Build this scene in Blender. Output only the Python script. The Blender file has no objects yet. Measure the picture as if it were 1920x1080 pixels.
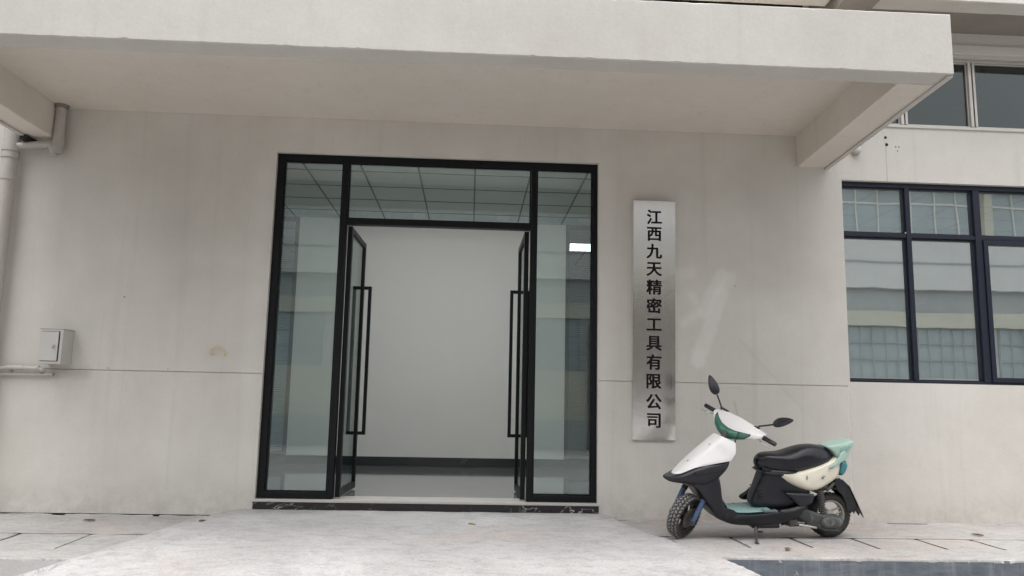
import bpy, bmesh, math, random
from mathutils import Vector, Matrix, noise
R = math.radians
random.seed(7)
scene = bpy.context.scene
# ---------------------------------------------------------------- camera
cam_d = bpy.data.cameras.new("camera"); cam = bpy.data.objects.new("camera", cam_d)
scene.collection.objects.link(cam); scene.camera = cam
cam_d.sensor_fit = 'HORIZONTAL'; cam_d.sensor_width = 36.0
cam_d.lens = 36.0*1480/1920; cam_d.clip_start = .05; cam_d.clip_end = 500
yaw, pit, rol = R(-2.93457916), R(8.4110335), R(-1.13909707)
RM = Matrix.Rotation(yaw, 3, 'Z') @ Matrix.Rotation(pit, 3, 'X') @ Matrix.Rotation(rol, 3, 'Y')
rt, fw, up = RM.col[0], RM.col[1], RM.col[2]
cm = Matrix(((rt.x, up.x, -fw.x, 0), (rt.y, up.y, -fw.y, -6.80199), (rt.z, up.z, -fw.z, .94232), (0, 0, 0, 1)))
cam.matrix_world = cm
# ---------------------------------------------------------------- light
w = bpy.data.worlds.new("World"); scene.world = w; w.use_nodes = True
nt = w.node_tree; nt.nodes.clear()
sky = nt.nodes.new('ShaderNodeTexSky'); sky.sky_type = 'NISHITA'; sky.sun_disc = False
SUN_EL, SUN_AZ = R(74), R(200)
sky.sun_elevation = SUN_EL; sky.sun_rotation = SUN_AZ
sky.dust_density = 4.0; sky.air_density = 1.0; sky.ozone_density = 1.0
hs = nt.nodes.new('ShaderNodeHueSaturation'); hs.inputs['Saturation'].default_value = .16
bg = nt.nodes.new('ShaderNodeBackground'); bg.inputs['Strength'].default_value = .15
out = nt.nodes.new('ShaderNodeOutputWorld')
nt.links.new(sky.outputs[0], hs.inputs['Color']); nt.links.new(hs.outputs[0], bg.inputs[0]); nt.links.new(bg.outputs[0], out.inputs[0])
sd = bpy.data.lights.new("sun", 'SUN'); sd.energy = .5; sd.angle = R(60); sd.color = (1, .965, .92)
so = bpy.data.objects.new("sun", sd); scene.collection.objects.link(so)
# direction towards the sun (nishita rotation is measured clockwise from +Y)
sv = Vector((math.sin(SUN_AZ)*math.cos(SUN_EL), math.cos(SUN_AZ)*math.cos(SUN_EL), math.sin(SUN_EL)))
so.rotation_euler = sv.to_track_quat('Z', 'Y').to_euler()
scene.render.engine = 'CYCLES'
scene.view_settings.view_transform = 'Standard'; scene.view_settings.look = 'None'
scene.view_settings.exposure = 1.22; scene.view_settings.gamma = 1.0
scene.cycles.max_bounces = 10; scene.cycles.transparent_max_bounces = 16
scene.cycles.glossy_bounces = 6; scene.cycles.diffuse_bounces = 8

# ================================================================= helpers
COL = scene.collection
class NT:
    def __init__(s, name):
        s.m = bpy.data.materials.new(name); s.m.use_nodes = True
        s.t = s.m.node_tree; s.b = s.t.nodes['Principled BSDF']; s.o = s.t.nodes['Material Output']
        s.geo = None
    def n(s, typ, ins=None, **kw):
        x = s.t.nodes.new(typ)
        for k, v in kw.items(): setattr(x, k, v)
        for k, v in (ins or {}).items():
            if isinstance(v, bpy.types.NodeSocket): s.t.links.new(v, x.inputs[k])
            else: x.inputs[k].default_value = v
        return x
    def pos(s):
        if not s.geo: s.geo = s.n('ShaderNodeNewGeometry')
        return s.geo.outputs['Position']
    def objc(s): return s.n('ShaderNodeTexCoord').outputs['Object']
    def noise(s, v, scale, detail=5, rough=.55, dist=0.0):
        return s.n('ShaderNodeTexNoise', {'Vector': v, 'Scale': scale, 'Detail': detail, 'Roughness': rough, 'Distortion': dist}).outputs['Fac']
    def scaled(s, v, sc): return s.n('ShaderNodeVectorMath', {0: v, 1: sc}, operation='MULTIPLY').outputs[0]
    def ramp(s, f, stops):
        r = s.n('ShaderNodeValToRGB', {'Fac': f}); e = r.color_ramp.elements
        while len(e) < len(stops): e.new(.5)
        for i, (p, c) in enumerate(stops):
            e[i].position = p; e[i].color = (c, c, c, 1) if not hasattr(c, '__len__') else (*c, 1)
        return r.outputs['Color']
    def mix(s, f, a, b, mode='MIX'):
        x = s.n('ShaderNodeMix', data_type='RGBA', blend_type=mode)
        for i, v in ((0, f), (6, a), (7, b)):
            if isinstance(v, bpy.types.NodeSocket): s.t.links.new(v, x.inputs[i])
            else: x.inputs[i].default_value = v if i == 0 else ((*v, 1) if len(v) == 3 else v)
        return x.outputs[2]
    def math(s, op, a, b=0.0, c=None):
        d = {0: a, 1: b}
        if c is not None: d[2] = c
        x = s.n('ShaderNodeMath', operation=op)
        for i, v in d.items():
            if isinstance(v, bpy.types.NodeSocket): s.t.links.new(v, x.inputs[i])
            else: x.inputs[i].default_value = v
        return x.outputs[0]
    def set(s, **kw):
        for k, v in kw.items():
            i = s.b.inputs[k.replace('_', ' ')]
            if isinstance(v, bpy.types.NodeSocket): s.t.links.new(v, i)
            else: i.default_value = (*v, 1) if hasattr(v, '__len__') and len(v) == 3 and i.type == 'RGBA' else v
        return s
    def bump(s, h, strength=.3, dist=.01):
        b = s.n('ShaderNodeBump', {'Height': h, 'Strength': strength, 'Distance': dist})
        s.t.links.new(b.outputs[0], s.b.inputs['Normal'])
    def capsule(s, px, pz, a, b, r, soft):
        """mask of a painted stroke on the wall from a to b (x, z), radius r"""
        ax, az = a; dx, dz = b[0]-ax, b[1]-az; l2 = dx*dx+dz*dz+1e-9
        ux = s.math('SUBTRACT', px, ax); uz = s.math('SUBTRACT', pz, az)
        t = s.math('ADD', s.math('MULTIPLY', ux, dx/l2), s.math('MULTIPLY', uz, dz/l2))
        t = s.math('MINIMUM', s.math('MAXIMUM', t, 0.0), 1.0)
        ex = s.math('SUBTRACT', ux, s.math('MULTIPLY', t, dx)); ez = s.math('SUBTRACT', uz, s.math('MULTIPLY', t, dz))
        d = s.math('SQRT', s.math('ADD', s.math('MULTIPLY', ex, ex), s.math('MULTIPLY', ez, ez)))
        m = s.n('ShaderNodeMapRange', {0: d, 1: r+soft, 2: r-soft, 3: 0.0, 4: 1.0}); return m.outputs[0]

def plaster(name, c1, c2, marks=None, bump=.25):
    k = NT(name); p = k.pos()
    n1 = k.noise(p, 1.1, 6, .6, .4); n2 = k.noise(p, 5.0, 6, .65); n3 = k.noise(k.scaled(p, (9, 9, .7)), 1.0, 5, .6)
    f = k.math('ADD', k.math('MULTIPLY', n1, .70), k.math('ADD', k.math('MULTIPLY', n2, .22), k.math('MULTIPLY', n3, .10)))
    col = k.mix(k.ramp(f, [(.36, 0.0), (.66, 1.0)]), c1, c2)
    fine = k.noise(p, 60, 4, .7)
    col = k.mix(.10, col, k.ramp(fine, [(.3, .25), (.7, .75)]), 'OVERLAY')
    pits = k.ramp(k.noise(p, 26, 3, .5), [(.72, 0.0), (.80, 1.0)])
    col = k.mix(k.math('MULTIPLY', pits, .18), col, (.3, .28, .26))
    dr = k.ramp(k.noise(k.scaled(p, (7, 7, .22)), 1.3, 6, .62, .3), [(.56, 0.0), (.70, 1.0)])
    col = k.mix(k.math('MULTIPLY', dr, .16), col, (.34, .315, .285))
    hl = k.ramp(k.noise(p, 2.1, 9, .72, .9), [(.497, 0.0), (.50, 1.0), (.503, 0.0)])
    col = k.mix(k.math('MULTIPLY', k.math('MULTIPLY', hl, k.ramp(k.noise(p, .8, 2, .5), [(.55, 0.0), (.65, 1.0)])), .25), col, (.28, .26, .24))
    if marks:
        sp = k.n('ShaderNodeSeparateXYZ', {0: p}); wob = k.noise(p, 11, 7, .75)
        px = k.math('ADD', sp.outputs[0], k.math('MULTIPLY', k.math('SUBTRACT', wob, .5), .09)); pz = k.math('ADD', sp.outputs[2], k.math('MULTIPLY', k.math('SUBTRACT', wob, .5), .03))
        for a, b, r, so_, amt, cc in marks:
            m = k.capsule(px, pz, a, b, r, so_)
            col = k.mix(k.math('MULTIPLY', m, amt), col, cc)
        # grime creeping up from the pavement
        g = k.n('ShaderNodeMapRange', {0: sp.outputs[2], 1: .30, 2: -.02, 3: 0.0, 4: 1.0}).outputs[0]
        gn = k.math('MULTIPLY', g, k.ramp(k.noise(p, 9, 5, .7), [(.35, 0.0), (.7, 1.0)]))
        col = k.mix(k.math('MULTIPLY', gn, .5), col, (.27, .25, .225))
    k.set(Base_Color=col, Roughness=.92)
    h = k.math('ADD', k.math('MULTIPLY', n2, .8), k.math('ADD', k.math('MULTIPLY', fine, .12), k.math('MULTIPLY', k.noise(p, 18, 4), .3)))
    k.bump(h, bump, .012); return k.m

def plain(name, c, rough=.5, metal=0.0, var=.0, scale=20, bump=0.0, **kw):
    k = NT(name); p = k.objc()
    col = c
    if var:
        col = k.mix(k.noise(p, scale, 6, .65), tuple(x*(1-var) for x in c), tuple(min(1, x*(1+var)) for x in c))
    k.set(Base_Color=col, Metallic=metal)
    r = k.n('ShaderNodeMapRange', {0: k.noise(p, scale*.7, 4), 1: .3, 2: .7, 3: max(0.02, rough-.08), 4: min(1, rough+.08)}).outputs[0]
    k.set(Roughness=r)
    if bump: k.bump(k.noise(p, scale*3, 4), bump, .004)
    for a, v in kw.items(): k.set(**{a: v})
    return k.m

def scuffed(name, c, dust, rough=.45, amt=.5, scale=9):
    k = NT(name); p = k.objc()
    a = k.ramp(k.noise(p, scale, 8, .72, .6), [(.48, 0.0), (.75, 1.0)])
    b = k.ramp(k.noise(k.scaled(p, (1, 1, 5)), scale*3, 5, .7), [(.58, 0.0), (.72, 1.0)])
    f = k.math('MINIMUM', k.math('ADD', k.math('MULTIPLY', a, amt), k.math('MULTIPLY', b, amt*.5)), 1.0)
    k.set(Base_Color=k.mix(f, c, dust), Roughness=k.math('ADD', k.math('MULTIPLY', f, .4), rough))
    k.bump(k.noise(p, 60, 4), .12, .003); return k.m

def glass(name, refl, tint):
    k = NT(name); k.t.nodes.remove(k.b)
    fr = k.n('ShaderNodeLayerWeight', {'Blend': .28}).outputs['Fresnel']
    f = k.math('MINIMUM', k.math('ADD', k.math('MULTIPLY', fr, .8), refl), 1.0)
    wav = k.n('ShaderNodeBump', {'Height': k.noise(k.scaled(k.pos(), (1, 1, .5)), 1.6, 2, .5), 'Strength': .10, 'Distance': .010})
    gl = k.n('ShaderNodeBsdfGlossy', {'Color': (.93, .98, .97, 1), 'Roughness': .012, 'Normal': wav.outputs[0]})
    tr = k.n('ShaderNodeBsdfTransparent', {'Color': (*tint, 1)})
    mx = k.n('ShaderNodeMixShader', {0: f, 1: tr.outputs[0], 2: gl.outputs[0]})
    k.t.links.new(mx.outputs[0], k.o.inputs[0]); return k.m

def new_obj(name, verts, faces, mat=None, parent=None, smooth=False, bevel=0, seg=2, mats=None):
    me = bpy.data.meshes.new(name); me.from_pydata([tuple(v) for v in verts], [], faces)
    return link_mesh(name, me, mat, parent, smooth, bevel, seg)
def link_mesh(name, me, mat=None, parent=None, smooth=False, bevel=0, seg=2):
    bm = bmesh.new(); bm.from_mesh(me); bmesh.ops.recalc_face_normals(bm, faces=bm.faces); bm.to_mesh(me); bm.free()
    if mat: me.materials.append(mat)
    if smooth: me.polygons.foreach_set('use_smooth', [True]*len(me.polygons))
    o = bpy.data.objects.new(name, me); COL.objects.link(o)
    if parent: o.parent = parent
    if bevel:
        b = o.modifiers.new('bevel', 'BEVEL'); b.width = bevel; b.segments = seg; b.limit_method = 'ANGLE'; b.angle_limit = R(35)
        b.harden_normals = False
    return o
class MB:
    def __init__(s): s.v = []; s.f = []
    def box(s, x0, x1, y0, y1, z0, z1, M=None):
        n = len(s.v); P = [(x, y, z) for x in (x0, x1) for y in (y0, y1) for z in (z0, z1)]
        if M is not None: P = [M @ Vector(p) for p in P]
        s.v += [tuple(p) for p in P]
        s.f += [tuple(n+i for i in q) for q in ((0, 1, 3, 2), (4, 6, 7, 5), (0, 4, 5, 1), (2, 3, 7, 6), (0, 2, 6, 4), (1, 5, 7, 3))]
        return s
    def tube(s, pts, r, n=12, caps=True):
        pts = [Vector(p) for p in pts]; rs = r if hasattr(r, '__len__') else [r]*len(pts)
        base = len(s.v); prev = None
        for i, p in enumerate(pts):
            t = (pts[min(i+1, len(pts)-1)]-pts[max(i-1, 0)]).normalized()
            if prev is None:
                a = Vector((0, 0, 1)) if abs(t.z) < .9 else Vector((1, 0, 0)); u = t.cross(a).normalized()
            else: u = (prev - t*prev.dot(t)).normalized()
            prev = u; v = t.cross(u)
            for k in range(n):
                a = 2*math.pi*k/n; s.v.append(tuple(p+(u*math.cos(a)+v*math.sin(a))*rs[i]))
        for i in range(len(pts)-1):
            for k in range(n):
                a = base+i*n+k; b = base+i*n+(k+1) % n; s.f.append((a, b, b+n, a+n))
        if caps:
            s.f.append(tuple(base+k for k in range(n))[::-1]); s.f.append(tuple(base+(len(pts)-1)*n+k for k in range(n)))
        return s
    def lathe(s, prof, c, n=40, axis='y'):
        """profile (radius, along) revolved about an axis through c"""
        base = len(s.v); c = Vector(c)
        for (r, a) in prof:
            for k in range(n):
                t = 2*math.pi*k/n
                q = {'y': Vector((r*math.cos(t), a, r*math.sin(t))), 'z': Vector((r*math.cos(t), r*math.sin(t), a)), 'x': Vector((a, r*math.cos(t), r*math.sin(t)))}[axis]
                s.v.append(tuple(c+q))
        for i in range(len(prof)-1):
            for k in range(n):
                a = base+i*n+k; b = base+i*n+(k+1) % n; s.f.append((a, b, b+n, a+n))
        return s
    def prism(s, pts, y0, y1, M=None):
        n = len(s.v); m = len(pts)
        P = [(x, y0, z) for x, z in pts]+[(x, y1, z) for x, z in pts]
        if M is not None: P = [M @ Vector(p) for p in P]
        s.v += [tuple(p) for p in P]
        s.f.append(tuple(range(n, n+m))); s.f.append(tuple(range(n+2*m-1, n+m-1, -1)))
        for i in range(m):
            j = (i+1) % m; s.f.append((n+i, n+j, n+m+j, n+m+i))
        return s
    def xf(s, fn): s.v = [tuple(fn(Vector(v))) for v in s.v]; return s
    def build(s, name, mat, parent=None, smooth=False, bevel=0, seg=2):
        return new_obj(name, s.v, s.f, mat, parent, smooth, bevel, seg)
def box(name, x0, x1, y0, y1, z0, z1, mat, parent=None, bevel=0, seg=2):
    return MB().box(x0, x1, y0, y1, z0, z1).build(name, mat, parent, False, bevel, seg)
def autosmooth(o, ang=40):
    me = o.data; me.polygons.foreach_set('use_smooth', [True]*len(me.polygons))
    bm = bmesh.new(); bm.from_mesh(me)
    for e in bm.edges:
        if len(e.link_faces) == 2 and e.calc_face_angle(0) > R(ang): e.smooth = False
    bm.to_mesh(me); bm.free(); return o
def tag(o, label=None, cat=None, group=None, kind=None):
    if label: o['label'] = label
    if cat: o['category'] = cat
    if group: o['group'] = group
    if kind: o['kind'] = kind
    return o
def empty(name, loc, label, cat, group=None, rz=0):
    o = bpy.data.objects.new(name, None); o.empty_display_size = .1; COL.objects.link(o); o.location = loc; o.rotation_euler = (0, 0, rz)
    return tag(o, label, cat, group)
def parent_keep(o, p):
    """geometry was written in world coordinates: shift it into the parent's frame"""
    M = Matrix.Translation(-Vector(p.location)); o.data.transform(M); o.parent = p; return o
def wob(x, y, z, s, a): return a*noise.noise(Vector((x*s, y*s, z*s)))
def rough_bar(name, x0, x1, y0, y1, z0, z1, axis, mat, parent=None, amp=.004, step=.03, bev=.008):
    """a cast concrete member: long bar with softened, slightly chipped arrises"""
    L0, L1 = {'x': (x0, x1), 'y': (y0, y1), 'z': (z0, z1)}[axis]
    n = max(2, int((L1-L0)/step)); ring = []
    if axis == 'x': a0, a1, b0, b1 = y0, y1, z0, z1
    elif axis == 'y': a0, a1, b0, b1 = x0, x1, z0, z1
    else: a0, a1, b0, b1 = x0, x1, y0, y1
    v = []; f = []
    for i in range(n+1):
        t = L0+(L1-L0)*i/n
        cs = []
        for ci, (a, b, sa, sb) in enumerate(((a0, b0, 1, 1), (a1, b0, -1, 1), (a1, b1, -1, -1), (a0, b1, 1, -1))):
            e = bev*(.6+.8*abs(noise.noise(Vector((t*9, ci*7.3, 1.1)))))
            ch = noise.noise(Vector((t*19, ci*3.1, 5.7)))
            if ch > .3: e += (ch-.3)*amp*5
            w1 = noise.noise(Vector((t*3.1, ci*5.0, 9.0)))*amp*.6
            p1 = (a+sa*e, b+w1); p2 = (a+w1*.5, b+sb*e)
            cs += [p1, p2] if ci in (1, 3) else [p2, p1]
        ring = cs
        for a, b in ring:
            v.append({'x': (t, a, b), 'y': (a, t, b), 'z': (a, b, t)}[axis])
    m = 8
    for i in range(n):
        for k in range(m):
            f.append((i*m+k, i*m+(k+1) % m, (i+1)*m+(k+1) % m, (i+1)*m+k))
    f.append(tuple(range(m))); f.append(tuple(n*m+k for k in range(m))[::-1])
    return new_obj(name, v, f, mat, parent)

# ================================================================= materials
PATCH = (.73, .71, .69)
marks = [((1.74, 2.10), (1.93, 2.13), .055, .03, .28, PATCH), ((1.72, 2.08), (1.76, 1.75), .05, .04, .22, PATCH), ((2.21, 2.12), (2.04, 1.78), .055, .02, .36, PATCH), ((2.29, 2.10), (2.20, 1.98), .05, .02, .3, PATCH),
         ((2.20, 1.95), (1.99, 1.36), .062, .02, .38, PATCH), ((1.93, 1.93), (1.97, 1.87), .03, .02, .3, PATCH), ((1.86, 1.68), (2.0, 1.78), .03, .03, .35, PATCH),
         ((1.99, 1.40), (1.99, 1.34), .06, .03, .25, PATCH),
         ((-2.06, .96), (-2.06, .84), .065, .015, .4, (.56, .52, .52)), ((-2.2, .70), (-1.95, .74), .08, .06, .25, (.55, .53, .51)), ((-2.16, 1.33), (-2.08, 1.33), .02, .02, .14, (.52, .36, .33)),
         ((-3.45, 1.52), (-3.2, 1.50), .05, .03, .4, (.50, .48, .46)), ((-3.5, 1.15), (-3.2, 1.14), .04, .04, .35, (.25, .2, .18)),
         ((2.36, 1.54), (2.9, .95), .012, .01, .12, (.3, .29, .28)), ((2.3, 1.0), (2.32, .9), .01, .01, .3, (.28, .27, .26)), ((3.315, 1.16), (3.315, 0), .003, .004, .5, PATCH), ((3.325, 1.1), (3.325, 0), .002, .004, .4, (.33, .31, .29)),
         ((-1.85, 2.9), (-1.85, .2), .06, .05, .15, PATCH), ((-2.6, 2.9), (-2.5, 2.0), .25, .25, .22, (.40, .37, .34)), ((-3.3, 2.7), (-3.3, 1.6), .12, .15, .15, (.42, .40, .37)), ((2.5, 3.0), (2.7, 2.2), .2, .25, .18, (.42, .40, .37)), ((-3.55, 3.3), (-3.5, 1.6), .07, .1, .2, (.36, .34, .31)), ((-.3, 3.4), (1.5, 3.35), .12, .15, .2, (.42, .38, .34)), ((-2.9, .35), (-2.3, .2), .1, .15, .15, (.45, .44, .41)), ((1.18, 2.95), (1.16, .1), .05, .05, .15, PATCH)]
M = {}
M['wall'] = plaster('painted_render', (.545, .515, .468), (.63, .602, .556), marks)
M['canopy'] = plaster('canopy_render', (.47, .446, .412), (.54, .518, .482), None, .3)
M['soffit'] = plaster('soffit_render', (.60, .55, .48), (.66, .61, .55), None, .2)
M['opp'] = plaster('opposite_render', (.62, .61, .59), (.68, .67, .65), None, .1)
M['opp_dark'] = plaster('opposite_grey_render', (.38, .39, .385), (.45, .46, .455), None, .1)
M['opp_beige'] = plaster('opposite_beige_render', (.52, .50, .42), (.60, .575, .49), None, .1)
M['inner'] = plain('interior_paint', (.76, .74, .695), .7, 0, .03, 2)
M['black'] = plain('black_powder_coat', (.006, .0065, .008), .42, .0, .2, 40, 0, Specular_IOR_Level=.22)
M['navy'] = plain('navy_powder_coat', (.016, .019, .032), .42, .0, .15, 30, 0, Specular_IOR_Level=.3)
M['alu'] = plain('bare_aluminium', (.50, .47, .43), .38, .8, .08, 12)
M['pvc'] = scuffed('painted_pvc_pipe', (.44, .41, .38), (.30, .27, .25), .5, .35, 7)
M['boxpaint'] = plain('enamel_box_paint', (.50, .485, .46), .42, 0, .04, 8)
M['dark'] = plain('dark_gap', (.02, .02, .02), .9)
M['skirt'] = plain('grey_skirting_tile', (.035, .038, .04), .2, 0, .2, 5)
M['tbar'] = plain('ceiling_grid_metal', (.10, .11, .12), .5)
M['tile'] = plain('ceiling_tile_board', (.74, .77, .77), .85, 0, .03, 30)
M['glass'] = glass('door_glass', .115, (.80, .86, .85))
M['winglass'] = glass('window_glass', .60, (.74, .80, .80))
M['partglass'] = glass('partition_glass', .02, (.86, .90, .90))
M['higlass'] = glass('upper_window_glass', .03, (.50, .53, .52))
M['blind'] = plain('venetian_blind_slat', (.11, .16, .18), .45, .2)
M['office'] = plain('office_wall_paint', (.10, .16, .19), .8)
k = NT('fill_lamp_tube'); k.set(Base_Color=(1, 1, 1), Emission_Color=(.95, .98, 1.0), Emission_Strength=36.0); M['lamp'] = k.m  # bright tubes of the added interior fill lamps
k = NT('dim_louvre_lamp_tube'); k.set(Base_Color=(1, 1, 1), Emission_Color=(.95, .98, 1.0), Emission_Strength=2.6); M['lamp_dim'] = k.m
k = NT('polished_floor'); p = k.pos()
k.set(Base_Color=k.mix(k.noise(k.scaled(p, (1, 3, 1)), 2.2, 6, .65, .5), (.20, .205, .21), (.36, .365, .37)),
      Roughness=k.n('ShaderNodeMapRange', {0: k.noise(k.scaled(p, (1, 3, 1)), 3.0, 5, .6), 1: .3, 2: .7, 3: .04, 4: .12}).outputs[0], Coat_Weight=.6, Coat_Roughness=.05)
k.bump(k.noise(k.scaled(p, (1, 3, 1)), 3, 3), .05, .01); M['floor'] = k.m
# concrete
def concrete(name, c1, c2, c3, pink=True, bump=.5):
    k = NT(name); p = k.pos()
    n1 = k.noise(p, 1.4, 8, .65, .5); n2 = k.noise(k.scaled(p, (1, 1.6, 1)), 7, 8, .7, .3); n3 = k.noise(p, 55, 5, .75)
    col = k.mix(k.ramp(n1, [(.35, 0.0), (.65, 1.0)]), c1, c2)
    col = k.mix(k.math('MULTIPLY', k.ramp(n2, [(.48, 0.0), (.66, 1.0)]), .6), col, c3)
    if pink:
        col = k.mix(k.math('MULTIPLY', k.ramp(k.noise(p, .9, 4, .5, 1.0), [(.54, 0.0), (.68, 1.0)]), .45), col, (.50, .40, .355))
    col = k.mix(.30, col, k.ramp(n3, [(.3, .2), (.7, .8)]), 'OVERLAY')
    sc = k.ramp(k.noise(k.scaled(p, (1.5, 7, 1)), 3.2, 9, .78, 1.6), [(.585, 0.0), (.60, 1.0), (.612, 1.0), (.63, 0.0)])
    col = k.mix(k.math('MULTIPLY', sc, .55), col, (.17, .165, .16))
    sp = k.ramp(k.noise(p, 34, 3, .5), [(.70, 0.0), (.76, 1.0)]); col = k.mix(k.math('MULTIPLY', sp, .4), col, (.15, .14, .13))
    wsp = k.ramp(k.noise(k.scaled(p, (1, 2, 1)), 4.5, 7, .7, 1.2), [(.63, 0.0), (.70, 1.0)]); col = k.mix(k.math('MULTIPLY', wsp, .4), col, (.62, .61, .60))
    lp = k.ramp(k.noise(p, .55, 5, .6, .8), [(.40, 0.0), (.60, 1.0)]); col = k.mix(k.math('MULTIPLY', lp, .22), col, (.24, .23, .22))
    k.set(Base_Color=col, Roughness=.93)
    k.bump(k.math('ADD', k.math('MULTIPLY', n2, 1.0), k.math('ADD', k.math('MULTIPLY', n3, .16), k.math('MULTIPLY', sc, -.4))), bump, .012); return k.m
M['ramp'] = concrete('ramp_concrete', (.41, .40, .395), (.50, .49, .485), (.30, .29, .285))
M['pave'] = concrete('pavement_concrete', (.37, .355, .343), (.46, .445, .432), (.29, .278, .268))
M['asphalt'] = concrete('worn_asphalt', (.22, .22, .22), (.29, .29, .285), (.18, .18, .18), False)
M['road'] = concrete('road_concrete', (.40, .39, .38), (.47, .46, .45), (.35, .34, .33), False)
k = NT('slate_painted_kerb'); p = k.pos()
a = k.noise(k.scaled(p, (1, 1, 3)), 5, 8, .7, .5); sp = k.n('ShaderNodeSeparateXYZ', {0: p})
col = k.mix(k.ramp(a, [(.35, 0.0), (.7, 1.0)]), (.085, .097, .118), (.16, .175, .20))
st = k.noise(k.scaled(p, (14, 1, 1.2)), 1.5, 5, .6)
col = k.mix(k.math('MULTIPLY', k.ramp(st, [(.5, 0.0), (.75, 1.0)]), .45), col, (.28, .29, .30))
edge = k.n('ShaderNodeMapRange', {0: sp.outputs[2], 1: -.05, 2: 0.0, 3: 0.0, 4: 1.0}).outputs[0]
chip = k.ramp(k.math('ADD', k.noise(k.scaled(p, (1, 1, 1)), 5, 7, .72), k.math('MULTIPLY', edge, .16)), [(.66, 0.0), (.675, 1.0)])
col = k.mix(chip, col, (.40, .37, .33))
k.set(Base_Color=col, Roughness=.8); k.bump(k.math('SUBTRACT', a, k.math('MULTIPLY', chip, .4)), .5, .01); M['kerb'] = k.m
k = NT('veined_black_marble'); p = k.pos()
vn = k.noise(k.scaled(p, (1, 1, 2)), 2.2, 4, .5, 1.5)
v = k.ramp(vn, [(.494, 0.0), (.499, 1.0), (.502, 1.0), (.507, 0.0)])
pt = k.ramp(k.noise(p, 3.5, 6, .7, .5), [(.62, 0.0), (.72, 1.0)])
v = k.math('MULTIPLY', v, k.ramp(k.noise(p, 1.7, 3, .5), [(.45, 0.0), (.6, 1.0)]))
col = k.mix(v, (.018, .015, .017), (.42, .40, .38)); col = k.mix(k.math('MULTIPLY', pt, .35), col, (.40, .37, .34))
k.set(Base_Color=col, Roughness=.22); M['marble'] = k.m
k = NT('brushed_stainless'); p = k.pos()
br = k.noise(k.scaled(p, (260, 1, 4)), 1.0, 4, .6); big = k.noise(k.scaled(p, (1.2, 1, 2.0)), 1.6, 4, .55, .6)
k.set(Base_Color=k.mix(k.noise(p, 8, 5), (.84, .82, .79), (.90, .88, .86)), Metallic=1.0, Roughness=k.n('ShaderNodeMapRange', {0: br, 1: .3, 2: .7, 3: .12, 4: .19}).outputs[0])
k.bump(big, .04, .02); M['steel'] = k.m
M['print'] = plain('black_vinyl_print', (.006, .005, .007), .6, Specular_IOR_Level=.15)

def struct(o): o['kind'] = 'structure'; return o

# ================================================================= building wall
WD = .24
def wall_grid(name, xs, zs, cls, mat, y0=0.0, thick=WD):
    """wall skin from a grid of cells: 's' solid, 'g' shallow groove, 'h' opening"""
    dep = {'s': y0, 'g': y0+.010, 'h': y0+thick}
    bm = bmesh.new(); V = {}
    def vt(x, y, z):
        kx = (round(x, 4), round(y, 4), round(z, 4))
        if kx not in V: V[kx] = bm.verts.new(kx)
        return V[kx]
    def quad(*p):
        try: bm.faces.new([vt(*q) for q in p])
        except ValueError: pass
    nx, nz = len(xs)-1, len(zs)-1
    c = [[cls((xs[i]+xs[i+1])/2, (zs[j]+zs[j+1])/2) for j in range(nz)] for i in range(nx)]
    for i in range(nx):
        for j in range(nz):
            x0, x1, z0, z1 = xs[i], xs[i+1], zs[j], zs[j+1]; d = dep[c[i][j]]
            if c[i][j] != 'h':
                quad((x0, d, z0), (x1, d, z0), (x1, d, z1), (x0, d, z1))
                quad((x0, y0+thick, z0), (x0, y0+thick, z1), (x1, y0+thick, z1), (x1, y0+thick, z0))
            if i+1 < nx and dep[c[i+1][j]] != d:
                e = dep[c[i+1][j]]; quad((x1, d, z0), (x1, e, z0), (x1, e, z1), (x1, d, z1))
            if j+1 < nz and dep[c[i][j+1]] != d:
                e = dep[c[i][j+1]]; quad((x0, d, z1), (x1, d, z1), (x1, e, z1), (x0, e, z1))
    me = bpy.data.meshes.new(name); bm.to_mesh(me); bm.free()
    me.materials.append(mat); o = bpy.data.objects.new(name, me); COL.objects.link(o); return o
DX0, DX1, DZ0, DZ1 = -1.745, 1.105, .112, 3.105
WX0, WX1, WZ0, WZ1 = 3.335, 6.3, 1.200, 3.03
UX0, UX1, UZ0, UZ1 = 3.20, 6.6, 3.575, 4.27
JZ = 1.162
def cls(x, z):
    if DX0 < x < DX1 and z < DZ1: return 'h'
    if WX0 < x < WX1 and WZ0 < z < WZ1: return 'h'
    if UX0 < x < UX1 and UZ0 < z < UZ1: return 'h'
    if abs(z-JZ) < .0035 and x < WX0-.02: return 'g'
    if 3.764 < x < 3.767 and WZ1 < z < 3.40: return 'g'
    return 's'
bld = empty('factory_building', (0, 0, 0), 'beige rendered factory building with a glazed entrance, ribbon windows and flat canopy', 'building')
ow = wall_grid('wall', sorted([-9, DX0, DX1, 3.313, 3.317, WX0-.02, WX0, UX0, 3.764, 3.767, WX1, UX1, 9]), sorted([-.5, JZ-.0035, JZ+.0035, WZ0, WZ1, 3.40, DZ1, UZ0, UZ1, 5.6]), cls, M['wall']); ow.parent = bld
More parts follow.
